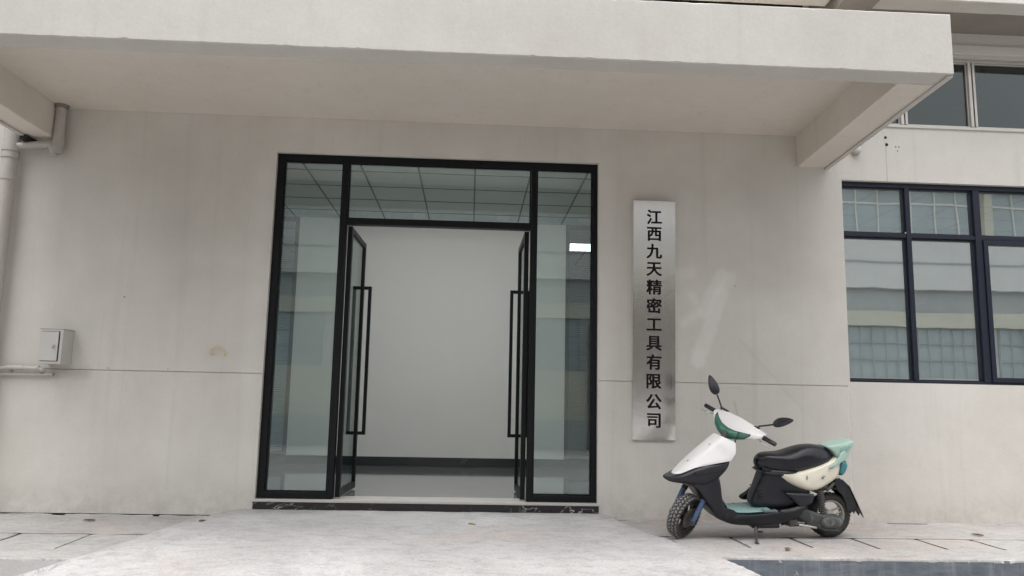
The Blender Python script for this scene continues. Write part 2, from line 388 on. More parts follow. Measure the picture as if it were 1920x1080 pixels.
# canopy: slab, front beam and two side beams
CXL, CXR, CY, CB = -3.86, 3.10, -2.075, 3.13
rough_bar('canopy_front_beam', CXL, CXR, CY, CY+.185, CB, 3.548, 'x', M['canopy'], bld, .005, .025, .009)
cb_ = rough_bar('canopy_side_beam', 2.815, CXR-.004, CY+.187, -.002, CB+.002, 3.54, 'y', M['soffit'], bld, .003, .04, .006)
rough_bar('canopy_side_beam', CXL+.004, -3.625, CY+.187, -.002, CB+.002, 3.54, 'y', M['soffit'], bld, .003, .04, .006)
box('canopy_slab', -3.623, 2.93, CY+.187, -.002, 3.425, 3.538, M['soffit'], bld)
dl_ = box('drip_lip', CXR-.034, CXR+.004, CY+.02, -.004, CB-.014, CB+.0, M['canopy'], bld, .003)
box('drip_lip', CXL-.004, CXL+.034, CY+.02, -.004, CB-.014, CB+.0, M['canopy'], bld, .003)
for o_ in (cb_, dl_):   # the right side beam is cast slightly askew
    for q_ in o_.data.vertices: q_.co.x += .11*(q_.co.y-CY)/2.075
# upper storey overhang
rough_bar('upper_fascia', 3.46, 9, -.62, -.42, 4.475, 5.4, 'x', M['wall'], bld, .004, .05, .008)
rough_bar('upper_fascia', -9, 3.04, -.62, -.42, 4.475, 5.4, 'x', M['wall'], bld, .004, .05, .008)
M['shade_render'] = plaster('shaded_soffit_render', (.22, .20, .175), (.29, .26, .23), None, .2)  # shade under the overhang is put into this darker colour
box('upper_soffit', 3.46, 9, -.419, -.002, 4.50, 4.7, M['shade_render'], bld)
box('shade_panel', -8.9, 3.02, -.03, -.002, 4.45, 5.2, M['dark'], bld)  # dark panel and slats added to stand in for shade behind the fascia
for z_ in range(9):
    MB().box(-8.85, 3.0, -.055, -.032, 4.48+z_*.08, 4.488+z_*.08).build('shade_slat', M['black'], bld)
rough_bar('upper_beam', 3.09, 3.40, -1.0, -.002, 4.40, 5.4, 'y', M['shade_render'], bld, .003, .05, .006)
box('upper_roof_slab', -9, 9.1, -.62, 8.3, 5.402, 5.6, M['soffit'], bld)
box('window_lintel', 3.10, 8.9, -.035, -.0015, UZ1+.012, UZ1+.10, M['wall'], bld, .004)
box('window_ledge', 3.06, 8.9, -.018, -.0015, UZ0-.03, UZ0-.004, M['wall'], bld, .003)
# holes and plugs left in the render
def disc_y(mb, x, z, r, y): mb.tube([(x, y, z), (x, y-.004, z)], r, 10)
for hx, hz, r in ((3.767, 3.446, .018), (3.775, 3.378, .02), (3.86, 3.36, .008), (3.89, 3.36, .008), (3.875, 3.32, .007), (-2.941, 1.781, .008), (-3.02, 1.18, .006), (-2.53, 1.18, .005), (2.33, 2.02, .005)):
    m = MB(); disc_y(m, hx, hz, r*.72, .001); m.build('drill_hole', M['dark'], bld)

# ---------------------------------------------------------------- glazing helper
def frame(mb, x0, x1, z0, z1, t, y0, y1):
    mb.box(x0, x1, y0, y1, z0, z0+t); mb.box(x0, x1, y0, y1, z1-t, z1)
    mb.box(x0, x0+t, y0, y1, z0+t, z1-t); mb.box(x1-t, x1, y0, y1, z0+t, z1-t)
ent = empty('glass_entrance', (-.32, .1, .13), 'black framed glass entrance with sidelights, transom and double doors swung open inward', 'entrance')
FY0, FY1 = .045, .125
SZ = .133   # top of sill
def P(o): return parent_keep(o, ent)
m = MB(); m.box(DX0, DX1, FY0, FY1, 3.045, DZ1); P(m.build('head_bar', M['black'], None, False, .003))
for x in ((-1.742, -1.682), (1.061, 1.103)):
    P(box('jamb_post', x[0], x[1], FY0, FY1, SZ+.053, 3.044, M['black'], None, .003))
for x in ((-1.164, -1.116), (.508, .554)):
    P(box('mullion', x[0], x[1], FY0-.008, FY1, SZ, 3.044, M['black'], None, .003))
P(box('transom_bar', -1.115, .507, FY0, FY1, 2.486, 2.532, M['black'], None, .003))
for x in ((-1.742, -1.165), (.555, 1.103)):
    P(box('bottom_rail', x[0], x[1], FY0, FY1, SZ, SZ+.052, M['black'], None, .003))
# thin inner glazing beads
def bead(x0, x1, z0, z1):
    m = MB(); frame(m, x0+.001, x1-.001, z0+.001, z1-.001, .012, FY0+.012, FY0+.028); P(m.build('glazing_bead', M['black']))
    P(box('glass_pane', x0+.004, x1-.004, FY0+.030, FY0+.038, z0+.004, z1-.004, M['glass']))
bead(-1.681, -1.165, SZ+.053, 3.044); bead(.555, 1.060, SZ+.053, 3.044); bead(-1.115, .507, 2.533, 3.044)
# sill
sill = tag(MB().box(DX0-.02, DX1+.018, -.012, .30, SZ-.022, SZ-.001).build('threshold', plain('pale_sill_stone', (.50, .47, .44), .5, 0, .08, 10), None, False, .003), 'pale stone threshold slab lying under the glass entrance', 'threshold')
mroot = empty('marble_riser', (-.32, 0, .05), 'dirty black veined marble strip below the entrance threshold', 'step riser')
xs = [-1.757, -1.28, -.86, -.36, -.02, .30, .72, 1.118]
for a, b in zip(xs[:-1], xs[1:]):
    parent_keep(box('marble_tile', a+.001, b-.001, -.006, .03, .0, SZ-.0235, M['marble'], None, .001), mroot)
parent_keep(box('mortar_bed', xs[0]+.01, xs[-1]-.01, .031, .25, .0, SZ-.024, M['dark']), mroot)

# door leaves (hinged near the mullions, opened inwards)
def door(hx, sgn, ang, label, side):
    d = empty('door_leaf', (hx, .10, SZ+.01), label, 'door', 'glass door leaves of the entrance')
    d.rotation_euler = (0, 0, ang)
    W_, H = .795, 2.335; t = .040
    # local: +x away from the hinge, thickness along y
    m = MB(); m.box(0, .052, -t/2, t/2, 0, H); m.build('hinge_stile', M['black'], d, False, .002)
    m = MB(); m.box(W_-.045, W_, -t/2, t/2, 0, H); m.build('meeting_stile', M['black'], d, False, .002)
    m = MB(); m.box(.053, W_-.046, -t/2+.001, t/2-.001, H-.05, H-.001); m.build('top_rail', M['black'], d, False, .002)
    m = MB(); m.box(.053, W_-.046, -t/2+.001, t/2-.001, .001, .06); m.build('bottom_rail', M['black'], d, False, .002)
    MB().box(.050, W_-.043, -.004, .004, .058, H-.048).build('glass_pane', M['glass'], d)
    for s_ in (-1, 1):
        m = MB(); y0 = s_*(t/2+.0005); y1 = s_*(t/2+.074); z0, z1 = .49, 1.91; q = .031; x0, x1 = W_-.04, W_-.008
        m.box(x0, x1, min(y1, y1-s_*q), max(y1, y1-s_*q), z0, z1)
        m.box(x0, x1, min(y0, y1-s_*q), max(y0, y1-s_*q), z0, z0+q); m.box(x0, x1, min(y0, y1-s_*q), max(y0, y1-s_*q), z1-q, z1)
        m.build('pull_handle', M['black'], d, False, .002)
    MB().box(.0, .05, -t/2-.004, t/2+.004, -.009, -.0005).build('floor_pivot', M['alu'], d)
    return d
door(-1.088, 1, R(88.5), 'left glass door leaf with black frame and long loop pull handles, swung inward', 0)
door(.478, -1, R(90.5), 'right glass door leaf with black frame and long loop pull handles, swung inward', 1)

# ---------------------------------------------------------------- windows
win = empty('ribbon_window', (4.8, .1, 1.2), 'navy framed window at ground level with reflective panes right of the scooter', 'window')
def PW(o): return parent_keep(o, win)
wy0, wy1 = .045, .115
PW(box('window_frame', WX0, WX1, wy0, wy1, 2.985, WZ1, M['navy'], None, .003))
PW(box('window_frame', WX0, WX1, wy0, wy1, WZ0, WZ0+.022, M['navy'], None, .003))
PW(box('window_frame', WX0, WX0+.012, wy0, wy1, WZ0+.023, 2.984, M['navy'], None, .002))
mul = [3.965, 4.62, 5.30, 5.95]
for i, x in enumerate(mul):
    hw = .022 if i != 1 else .031
    PW(box('mullion', x-hw, x+hw, wy0-.006, wy1, WZ0+.023, 2.984, M['navy'], None, .003))
edges = [WX0+.013, mul[0]-.0225, mul[0]+.0225, mul[1]-.0315, mul[1]+.0315, mul[2]-.0225, mul[2]+.0225, mul[3]-.0225, mul[3]+.0225, WX1]
for a, b in zip(edges[::2], edges[1::2]):
    PW(box('transom_bar', a, b, wy0, wy1, 2.518, 2.552, M['navy'], None, .003))
    PW(box('glass_pane', a+.002, b-.002, wy0+.040, wy0+.048, 2.557, 2.983, M['winglass']))
    m = MB(); frame(m, a+.001, b-.001, 2.556, 2.984, .012, wy0+.02, wy0+.038); PW(m.build('glazing_bead', M['navy']))
    if abs(a-(mul[1]+.0315)) < .01:   # opening sash
        m = MB(); frame(m, a+.002, b-.002, WZ0+.024, 2.513, .042, wy0-.02, wy0+.03); s_ = PW(m.build('sash_frame', M['navy'], None, False, .003))
        a, b = a+.042, b-.042
        PW(box('glass_pane', a+.002, b-.002, wy0+.010, wy0+.018, WZ0+.064, 2.472, M['winglass']))
    else:
        m = MB(); frame(m, a+.001, b-.001, WZ0+.024, 2.514, .012, wy0+.02, wy0+.038); PW(m.build('glazing_bead', M['navy']))
        PW(box('glass_pane', a+.002, b-.002, wy0+.040, wy0+.048, WZ0+.024, 2.513, M['winglass']))
PW(box('corner_cleat', 3.93, 3.95, wy0-.002, wy0+.006, 2.556, 2.57, M['alu']))
uw = empty('clerestory_window', (4.9, .1, 3.575), 'upper window with bare aluminium frame above the ground floor window', 'window')
def PU(o): return parent_keep(o, uw)
PU(box('window_frame', UX0, UX1, .05, .11, UZ1-.035, UZ1, M['alu'], None, .003)); PU(box('window_frame', UX0, UX1, .05, .11, UZ0, UZ0+.02, M['alu'], None, .003))
um = [3.985, 4.66, 5.33, 6.0]
for x in um:
    PU(box('mullion', x-.034, x-.004, .04, .11, UZ0+.021, UZ1-.036, M['alu'], None, .003))
    PU(box('mullion', x+.004, x+.028, .035, .11, UZ0+.021, UZ1-.036, M['alu'], None, .003))
ue = [UX0, um[0]-.035, um[0]+.029, um[1]-.035, um[1]+.029, um[2]-.035, um[2]+.029, um[3]-.035, um[3]+.029, UX1]
for a, b in zip(ue[::2], ue[1::2]):
    PU(box('glass_pane', a+.002, b-.002, .08, .087, UZ0+.022, UZ1-.037, M['higlass']))
    m = MB(); frame(m, a+.001, b-.001, UZ0+.021, UZ1-.0365, .012, .062, .078); PU(m.build('glazing_bead', M['alu']))

# ---------------------------------------------------------------- interior
struct(box('interior_floor', -5.2, 9, .301, 8.2, .05, .13, M['floor']))
RY = 3.7
part = empty('partition_wall', (-.5, RY, .13), 'plain white interior wall facing the open entrance doors', 'wall')
parent_keep(box('wall_panel', -2.33, 1.262, RY, RY+.1, .13, 3.39, M['inner']), part)
parent_keep(box('skirting', -2.33, 1.262, RY-.012, RY-.001, .131, .245, M['skirt']), part)
def blind_office(x0, x1, label, first):
    g = empty('glazed_partition', ((x0+x1)/2, RY, .13), label, 'partition', 'glazed office partitions with blinds')
    def PG(o): return parent_keep(o, g)
    m = MB(); frame(m, x0, x1, .24, 3.385, .05, RY-.01, RY+.07)
    xm = x0
    PG(m.build('partition_frame', M['black'], None, False, .003))
    n = max(1, round((x1-x0)/1.1)); st = (x1-x0)/n
    for i in range(1, n): PG(box('partition_post', x0+i*st-.025, x0+i*st+.025, RY-.009, RY+.069, .291, 3.334, M['black']))
    PG(box('plinth', x0, x1, RY-.008, RY+.08, .131, .239, M['skirt']))
    for i in range(n):
        a, b = x0+i*st+.027, x0+(i+1)*st-.027
        if i == 0: a = x0+.052
        if i == n-1: b = x1-.052
        PG(box('glass_pane', a, b, RY+.0, RY+.006, .292, 3.333, M['partglass']))
        m = MB(); z = .31
        while z < 2.90:
            Mx = Matrix.Translation((0, RY+.034, z)) @ Matrix.Rotation(R(38), 4, 'X'); m.box(a+.01, b-.01, -.011, .011, -.0006, .0006, Mx); z += .029
        bl = PG(m.build('venetian_blind', M['blind'])); bl['kind'] = 'stuff'
    return g
blind_office(-5.1, -2.332, 'glazed office partition with venetian blinds at left of the lobby', 0)
blind_office(1.264, 3.25, 'glazed office partition with venetian blinds at right of the lobby', 1)
iw = struct(MB().box(-5.3, -5.2, .24, 8.2, .05, 5.4).box(9.0, 9.1, .24, 8.2, .05, 5.4).box(-5.2, 9, 8.2, 8.3, .05, 5.4).build('interior_wall', M['office']))
sw = struct(box('room_divider', 3.20, 3.30, .241, RY+2.5, .131, 3.385, M['inner']))
struct(box('room_back_wall', 3.301, 9, RY+.6, RY+.7, .131, 3.385, plain('room_paint', (.42, .43, .42), .8)))
struct(box('interior_ceiling_slab', -5.2, 9, .241, 8.2, 3.43, 3.56, M['tile']))
# suspended ceiling, tile by tile
crt = empty('ceiling_grid', (0, .3, 3.4), 'suspended ceiling of pale square tiles seen through the entrance transom', 'ceiling')
tme = bpy.data.meshes.new('ceiling_tile'); mb = MB().box(-.29, .29, -.29, .29, 0, .012); tme.from_pydata(mb.v, [], mb.f); tme.materials.append(M['tile'])
for i in range(-4, 3):
    for j in range(0, 6):
        if i < -4: continue
        o = bpy.data.objects.new('ceiling_tile', tme); COL.objects.link(o); o.parent = crt
        o.location = (i*.6+.3, .61+j*.6-.3, .002+random.uniform(0, .0015)); o.rotation_euler = (random.uniform(-.002, .002), random.uniform(-.002, .002), 0)
for i in range(5, 9):
    for j in range(0, 5):
        o = bpy.data.objects.new('ceiling_tile', tme); COL.objects.link(o); o.parent = crt
        o.location = (i*.6+.63, .61+j*.6-.3, .002)
m = MB()
for i in range(-8, 6): m.box(i*.6-.009, i*.6+.009, .25, 6.8, 3.396, 3.4015)
for j in range(0, 12): m.box(-5.1, 3.19, .31+j*.6-.009, .31+j*.6+.009, 3.3965, 3.4012)
for i in range(5, 11): m.box(i*.6+.321, i*.6+.339, .25, 4.2, 3.396, 3.4015)
for j in range(0, 7): m.box(3.31, 9, .31+j*.6-.009, .31+j*.6+.009, 3.3965, 3.4012)
parent_keep(m.build('ceiling_rail', M['tbar']), crt)
hk = empty('ceiling_hook', (6.15, 2.0, 5.0), 'pale rod with curved hook hanging behind the upper window at the far right', 'hook')
MB().tube([(0, 0, .4), (0, 0, -.16)], .035, 10).build('rod', M['inner'], hk)
MB().tube([(-.03, 0, -.22), (.03, 0, -.25), (.05, 0, -.32), (0, 0, -.40), (-.06, 0, -.38), (-.08, 0, -.31)], .018, 8).build('hook_ring', M['inner'], hk)
struct(box('hall_beam', 3.3, 8.9, 2.6, 2.9, 4.55, 4.85, plain('hall_paint', (.30, .31, .30), .7)))
# louvre lamp in the office behind the right partition; other four added as fill
for li, (lx, ly, lz, ll) in enumerate(((1.74, 5.05, 3.36, 'lit louvred ceiling lamp glowing behind the right sidelight'), (-.9, .61, 3.386, 'added fill lamp, out of view just inside the entrance, left one above the transom'), (.3, .61, 3.386, 'added fill lamp, out of view just inside the entrance, right one above the transom'), (4.6, .62, 3.386, 'added fill lamp, out of view in the room behind the ribbon window'), (-3.4, 5.0, 3.36, 'added fill lamp, out of view in the office left of the lobby'))):
    lm = empty('louvre_or_fill_lamp', (lx, ly, lz), ll, 'lamp', 'louvred ceiling lamps')
    MB().box(-.30, .30, -.29, .29, 0, .012).build('lamp_housing', M['tbar'], lm)
    for i in range(4): MB().box(-.28, .28, -.25+i*.15, -.21+i*.15, -.012, -.001).build('lamp_tube', M['lamp_dim'] if li == 0 else M['lamp'], lm)

# ================================================================= name plate
sgn = empty('name_plate', (1.584, -.002, 1.70), 'tall brushed steel name plate with twelve black Chinese characters right of the entrance', 'sign')
SX0, SX1, SZ0, SZ1 = 1.402, 1.768, .668, 2.742
def PS(o): return parent_keep(o, sgn)
# folded sheet: front face slightly dished
def face_y(z): t = (z-SZ0)/(SZ1-SZ0); return -.028-.080*t+.0007*math.sin(t*11)
v = []; f = []; nx_, nz_ = 8, 60
for j in range(nz_+1):
    for i in range(nx_+1):
        x = SX0+(SX1-SX0)*i/nx_; z = SZ0+(SZ1-SZ0)*j/nz_; u = (i/nx_-.5)*2; t = (j/nz_-.5)*2
        edge = max(abs(u)**6, abs(t)**40)
        v.append((x, face_y(z), z))
for j in range(nz_):
    for i in range(nx_): a = j*(nx_+1)+i; f.append((a, a+1, a+nx_+2, a+nx_+1))
o = new_obj('plate_face', v, f, M['steel'], None, True); PS(o)
for xa, xb in ((SX0-.0035, SX0-.0005), (SX1+.0005, SX1+.0035)):
    pr_ = [(face_y(SZ0+(SZ1-SZ0)*i/20)+.003, SZ0+(SZ1-SZ0)*i/20) for i in range(21)]; m = MB(); n_ = len(pr_)
    for x_ in (xa, xb):
        for y_, z_ in pr_: m.v.append((x_, y_, z_))
        for y_, z_ in pr_: m.v.append((x_, -.001, z_))
    for i in range(n_-1):
        for b_ in (0, 2*n_): m.f.append((b_+i, b_+i+1, b_+n_+i+1, b_+n_+i))
        m.f.append((i, i+1, 2*n_+i+1, 2*n_+i))
    PS(m.build('plate_edge', M['steel']))
PS(box('plate_edge', SX0-.003, SX1+.003, face_y(SZ1)+.003, -.001, SZ1+.001, SZ1+.004, M['steel'])); PS(box('plate_edge', SX0-.003, SX1+.003, face_y(SZ0)+.003, -.001, SZ0-.004, SZ0-.001, M['steel']))
chars = "江西九天精密工具有限公司"
ys = [2.599, 2.448, 2.296, 2.138, 1.980, 1.818, 1.654, 1.492, 1.330, 1.166, .992, .832]
for ch, z in zip(chars, ys):
    cu = bpy.data.curves.new('t', 'FONT'); cu.body = ch; cu.size = .138; cu.align_x = 'CENTER'; cu.align_y = 'CENTER'; cu.resolution_u = 3
    to = bpy.data.objects.new('t', cu); COL.objects.link(to)
    dg = bpy.context.evaluated_depsgraph_get(); me = bpy.data.meshes.new_from_object(to.evaluated_get(dg))
    bpy.data.objects.remove(to); 
    bm = bmesh.new()
    for q_, (ox, oz) in enumerate(((0, 0), (.0016, .0006), (-.0016, -.0006), (.0006, .0018), (-.0006, -.0018), (.0040, 0), (-.0040, 0), (.0028, .0026), (-.0028, -.0026), (-.0028, .0026), (.0028, -.0026))):
        tm = me.copy(); tm.transform(Matrix.Translation((ox, oz, q_*.00008))); bm.from_mesh(tm); bpy.data.meshes.remove(tm)
    bm.to_mesh(me); bm.free()
    xs_ = [q.co.x for q in me.vertices]; ys_ = [q.co.y for q in me.vertices]
    cx, cy = (min(xs_)+max(xs_))/2, (min(ys_)+max(ys_))/2
    me.transform(Matrix.Translation((-cx, -cy, 0))); me.transform(Matrix.Rotation(R(90)+math.atan(.0386), 4, 'X')); me.transform(Matrix.Translation((1.584, face_y(z)-.0025, z))); me.transform(Matrix.Identity(4))
    me.materials.clear(); me.materials.append(M['print'])
    o = bpy.data.objects.new('printed_character', me); COL.objects.link(o); parent_keep(o, sgn)

# ================================================================= pipes, box, small fixtures on the wall
dp = empty('drain_pipe', (-3.953, -.1, 0), 'thick beige drainpipe at the left edge with a small branch pipe under the canopy corner', 'pipe')
def PD(o): return parent_keep(o, dp)
PD(autosmooth(MB().tube([(-3.953, -.1, -.1), (-3.953, -.1, 5.2)], .062, 24).build('pipe_run', M['pvc'])))
for z in (2.99, 2.93, 2.74, 1.4):
    PD(autosmooth(MB().tube([(-3.953, -.1, z), (-3.953, -.1, z+.045)], .070, 24).build('pipe_collar', M['pvc'])))
PD(autosmooth(MB().tube([(-3.94, -.1, 3.04), (-3.86, -.1, 3.045), (-3.74, -.095, 3.062), (-3.66, -.09, 3.066)], .030, 16).build('branch_pipe', M['pvc'])))
PD(autosmooth(MB().tube([(-3.66, -.09, 3.066), (-3.635, -.088, 3.07), (-3.60, -.085, 3.03), (-3.585, -.083, 2.99)], [.036, .04, .042, .038], 16).build('trap', M['pvc'])))
PD(autosmooth(MB().tube([(-3.578, -.083, 3.0), (-3.578, -.083, 3.06), (-3.580, -.083, 3.425)], [.046, .044, .040], 18).build('down_pipe', M['pvc'])))
PD(autosmooth(MB().tube([(-3.578, -.083, 3.07), (-3.578, -.083, 3.11)], .048, 18).build('pipe_collar', M['pvc'])))
PD(autosmooth(MB().tube([(-3.60, -.083, 2.96), (-3.60, -.083, 2.99)], .026, 14).build('trap_cap', M['pvc'])))
PD(autosmooth(MB().tube([(-3.578, -.083, 3.395), (-3.578, -.083, 3.424)], [.048, .062], 18).build('ceiling_collar', scuffed('dirty_mortar', (.2, .18, .16), (.08, .07, .06), .9, .7, 30))))
PD(box('pipe_bracket', -3.86, -3.80, -.16, -.002, 3.086, 3.126, M['dark']))
# electrical box
eb = empty('junction_box', (-3.41, -.09, 1.34), 'beige metal electrical box with small keyed lid mounted left of the entrance', 'electrical box')
def PE(o): return parent_keep(o, eb)
PE(box('box_body', -3.508, -3.322, -.18, -.001, 1.197, 1.480, M['boxpaint'], None, .004))
PE(box('lid_gap', -3.490, -3.345, -.1815, -.1795, 1.218, 1.462, M['dark'], None))
PE(box('lid', -3.487, -3.352, -.190, -.182, 1.222, 1.458, M['boxpaint'], None, .003))
PE(box('rain_lip', -3.512, -3.318, -.184, -.0015, 1.481, 1.486, M['boxpaint'], None, .001))
PE(autosmooth(MB().tube([(-3.385, -.190, 1.343), (-3.385, -.197, 1.343)], .010, 14).build('lock', M['alu'])))
PE(MB().box(-3.388, -3.384, -.206, -.197, 1.322, 1.352).build('key', M['alu']))
PE(MB().box(-3.384, -3.374, -.204, -.202, 1.335, 1.349).build('key_tag', M['alu']))
cd = empty('conduit', (-3.7, -.03, 1.11), 'lower pale conduit with open end running below the electrical box', 'pipe', None)
parent_keep(autosmooth(MB().tube([(-5, -.03, 1.100), (-3.442, -.03, 1.113)], .0145, 14, False).tube([(-3.442, -.03, 1.113), (-3.45, -.03, 1.1129)], [.0145, .011], 14, False).build('conduit_run', M['pvc'])), cd)
for x in (-3.55, -4.1): parent_keep(box('saddle_clip', x-.008, x+.008, -.047, -.001, 1.094+(x+5)*.0083, 1.130+(x+5)*.0083, M['pvc'], None, .003), cd)
parent_keep(MB().tube([(-3.45, -.03, 1.113), (-3.42, -.035, 1.112), (-3.405, -.03, 1.105)], .004, 6).build('wire_end', M['alu']), cd)
c2 = empty('conduit', (-3.7, -.05, 1.16), 'upper thicker conduit with couplings bending away under the electrical box', 'pipe', None)
parent_keep(autosmooth(MB().tube([(-5, -.05, 1.10), (-3.93, -.05, 1.128), (-3.85, -.05, 1.158), (-3.80, -.05, 1.166), (-3.56, -.05, 1.160), (-3.53, -.048, 1.150), (-3.515, -.03, 1.142)], [.013, .013, .015, .020, .020, .019, .014], 14).build('conduit_run', M['pvc'])), c2)
for x in (-3.79, -3.69, -3.565): parent_keep(autosmooth(MB().tube([(x-.012, -.05, 1.1645), (x+.012, -.05, 1.164)], .0225, 14).build('coupling', M['pvc'])), c2)
parent_keep(box('saddle_clip', -3.80, -3.785, -.03, -.001, 1.13, 1.15, M['pvc']), c2)
# looped wire stub
wl = MB(); pts = []
for i in range(15):
    a = R(205-i*17); pts.append((-2.125+.062*math.cos(a), -.03-.01*math.sin(a*2), 1.335+.045*math.sin(a)))
wl.tube([(-2.16, .0, 1.315)]+pts+[(-2.075, 0, 1.308)], .0055, 6)
tag(wl.build('wire_loop', plain('yellowed_wire', (.62, .52, .30), .5)), 'thin yellowish wire loop poking out of the wall left of the entrance', 'wire')
bl = empty('bulkhead_lamp', (3.47, -.03, 3.30), 'tiny round unlit fitting on the wall beside the canopy end', 'wall fitting')
autosmooth(MB().lathe([(0.0, -.06), (.02, -.058), (.033, -.045), (.037, -.025), (.034, -.005), (.03, .028)], (0, 0, 0), 18).build('globe', plain('milky_plastic', (.6, .58, .54), .3), bl))
autosmooth(MB().lathe([(.038, .0), (.043, .002), (.043, .02), (.03, .029)], (0, 0, 0), 18).build('mount_ring', M['alu'], bl))

# ================================================================= ground
KY = -1.575
struct(box('road', -70, 70, -12, -.05, -.6, -.30, M['asphalt']))
struct(box('yard', -70, 70, -90, -12.001, -.6, -.295, M['road']))
struct(box('interior_subbase', -9, 9, .0, 9, -.6, .0, M['dark']))
def sheet(name, x0, x1, y0, y1, zf, mat, nx, ny, thick=.05, amp=.003):
    v = []; f = []
    for j in range(ny+1):
        for i in range(nx+1):
            x = x0+(x1-x0)*i/nx; y = y0+(y1-y0)*j/ny
            v.append((x, y, zf(x, y)+wob(x, y, 0, 4, amp)+wob(x, y, 3, 17, amp*.5)))
    for j in range(ny):
        for i in range(nx): a = j*(nx+1)+i; f.append((a, a+1, a+nx+2, a+nx+1))
    o = new_obj(name, v, f, mat, None, True); return o
# pavement strip by the wall, both sides
zR = lambda x, y: -.004+.0*y
zL = lambda x, y: -.016+.024*y
def zpav(x, y):
    t = min(1, max(0, (x+1.9)/1.0)); return zL(x, y)*(1-t)+zR(x, y)*t
pv = sheet('pavement', -9, 9, -.775, .012, zpav, M['pave'], 240, 14); struct(pv)
struct(box('drain_channel', -9, 9, KY+.01, -.70, -.60, -.09, M['dark']))
# slabs along the drain
slab_i = 0
def slab(x0, x1, y0, y1, zt, nm='cover_slab', tilt=0.0):
    v = []; f = []; nx_, ny_ = 6, 4; dx = random.uniform(-.001, .001)
    for j in range(ny_+1):
        for i in range(nx_+1):
            x = x0+(x1-x0)*i/nx_; y = y0+(y1-y0)*j/ny_
            e = .004 if i in (0, nx_) else (.001 if j in (0, ny_) else 0)
            v.append((x, y, zt(x, y)-e+wob(x, y, 7, 9, .003)+dx+tilt*(x-x0)))
    for j in range(ny_):
        for i in range(nx_): a = j*(nx_+1)+i; f.append((a, a+1, a+nx_+2, a+nx_+1))
    n = len(v)
    ring = [i for i in range(nx_+1)]+[(j)*(nx_+1)+nx_ for j in range(1, ny_+1)]+[ny_*(nx_+1)+i for i in range(nx_-1, -1, -1)]+[j*(nx_+1) for j in range(ny_-1, 0, -1)]
    for r_ in ring: v.append((v[r_][0], v[r_][1], v[r_][2]-.06))
    m_ = len(ring)
    for i in range(m_): f.append((ring[i], ring[(i+1) % m_], n+(i+1) % m_, n+i))
    o = new_obj(nm, v, f, M['pave']); o.parent = pv; return o
for xj0, xj1 in ((1.10, 1.5), (1.50, 1.975), (1.99, 2.43), (2.448, 2.905), (2.922, 3.405), (3.42, 3.83), (3.845, 4.32), (4.335, 4.82), (4.835, 5.3), (5.315, 5.8)):
    sh = -.045*(xj0-1.9)/2
    slab(xj0+.006, xj1-.006, -1.219, -.776, zR)
for xj0, xj1 in ((-4.66, -4.2), (-4.19, -3.70), (-3.69, -3.19), (-3.165, -2.69), (-2.68, -2.16), (-2.15, -1.7)):
    slab(xj0+.002, xj1-.002, -1.302, -.777, zL)
# kerb with painted face
def kerbrun(x0, x1, yb, zt, mat, label):
    n = int((x1-x0)/.02); v = []; f = []
    for i in range(n+1):
        x = x0+(x1-x0)*i/n; c = max(0, noise.noise(Vector((x*6, 2.2, 4)))-.28)*.05; w_ = noise.noise(Vector((x*2.3, 9.2, 0)))*.004
        z = zt(x, KY)
        for p_ in ((x, yb, zt(x, yb)+w_), (x, KY+.012+c, z+w_), (x, KY+.002+c*.6, z-.007-c*.5), (x, KY, z-.018-c*1.4), (x, KY+.002, -.34), (x, yb, -.34)): v.append(p_)
    for i in range(n):
        for q in range(6): f.append((i*6+q, i*6+(q+1) % 6, i*6+6+(q+1) % 6, i*6+6+q))
    o = new_obj('kerb', v, f, M['pave']); o.data.materials.append(mat)
    for i, pl in enumerate(o.data.polygons):
        c = pl.center
        if abs(pl.normal.y) > .8 and c.y < KY+.05 and c.z < zt(c.x, KY)-.018: pl.material_index = 1
    return struct(o)
kerbrun(1.35, 9, -1.222, zR, M['kerb'], 'r')
kerbrun(-9, -2.05, -1.307, zL, plaster('cement_kerb_face', (.40, .39, .38), (.52, .51, .50)), 'l')
# entrance ramp
def interp(tab, y):
    for (a, va), (b, vb) in zip(tab[:-1], tab[1:]):
        if a >= y >= b: return va+(vb-va)*(a-y)/(a-b)
    return tab[-1][1] if y < tab[-1][0] else tab[0][1]
XR = [(0.1, 1.13), (0, 1.14), (-.3, 1.20), (-.7, 1.33), (-1.2, 1.5), (-1.64, 1.67), (-4.3, 2.6)]
XL = [(0.1, -1.84), (0, -1.86), (-.15, -1.95), (-.55, -2.12), (-1.1, -2.22), (-1.64, -2.33), (-4.3, -2.75)]
XI = [(0.1, -1.84), (0, -1.95), (-.5, -2.03), (-1.64, -2.20), (-4.3, -2.5)]
ZM = [(.1, .050), (-.12, .050), (-.6, .028), (-1.2, .006), (-1.62, -.006), (-4.3, -.31)]
def zramp(x, y):
    z = interp(ZM, y)+.012*(x < 0)*0
    e = .04*noise.noise(Vector((x*3, y*3, 0)))
    z -= .55*max(0, x-interp(XR, y)-e) + (.30 if y > KY else .5)*max(0, interp(XL, y)-x-e)
    if x < interp(XI, y)+.3*e: z -= .007+.012*min(1, max(0, -y))
    return z
rp = sheet('ramp', -2.95, 2.75, -4.3, .004, zramp, M['ramp'], 190, 150, .05, .0035); struct(rp)
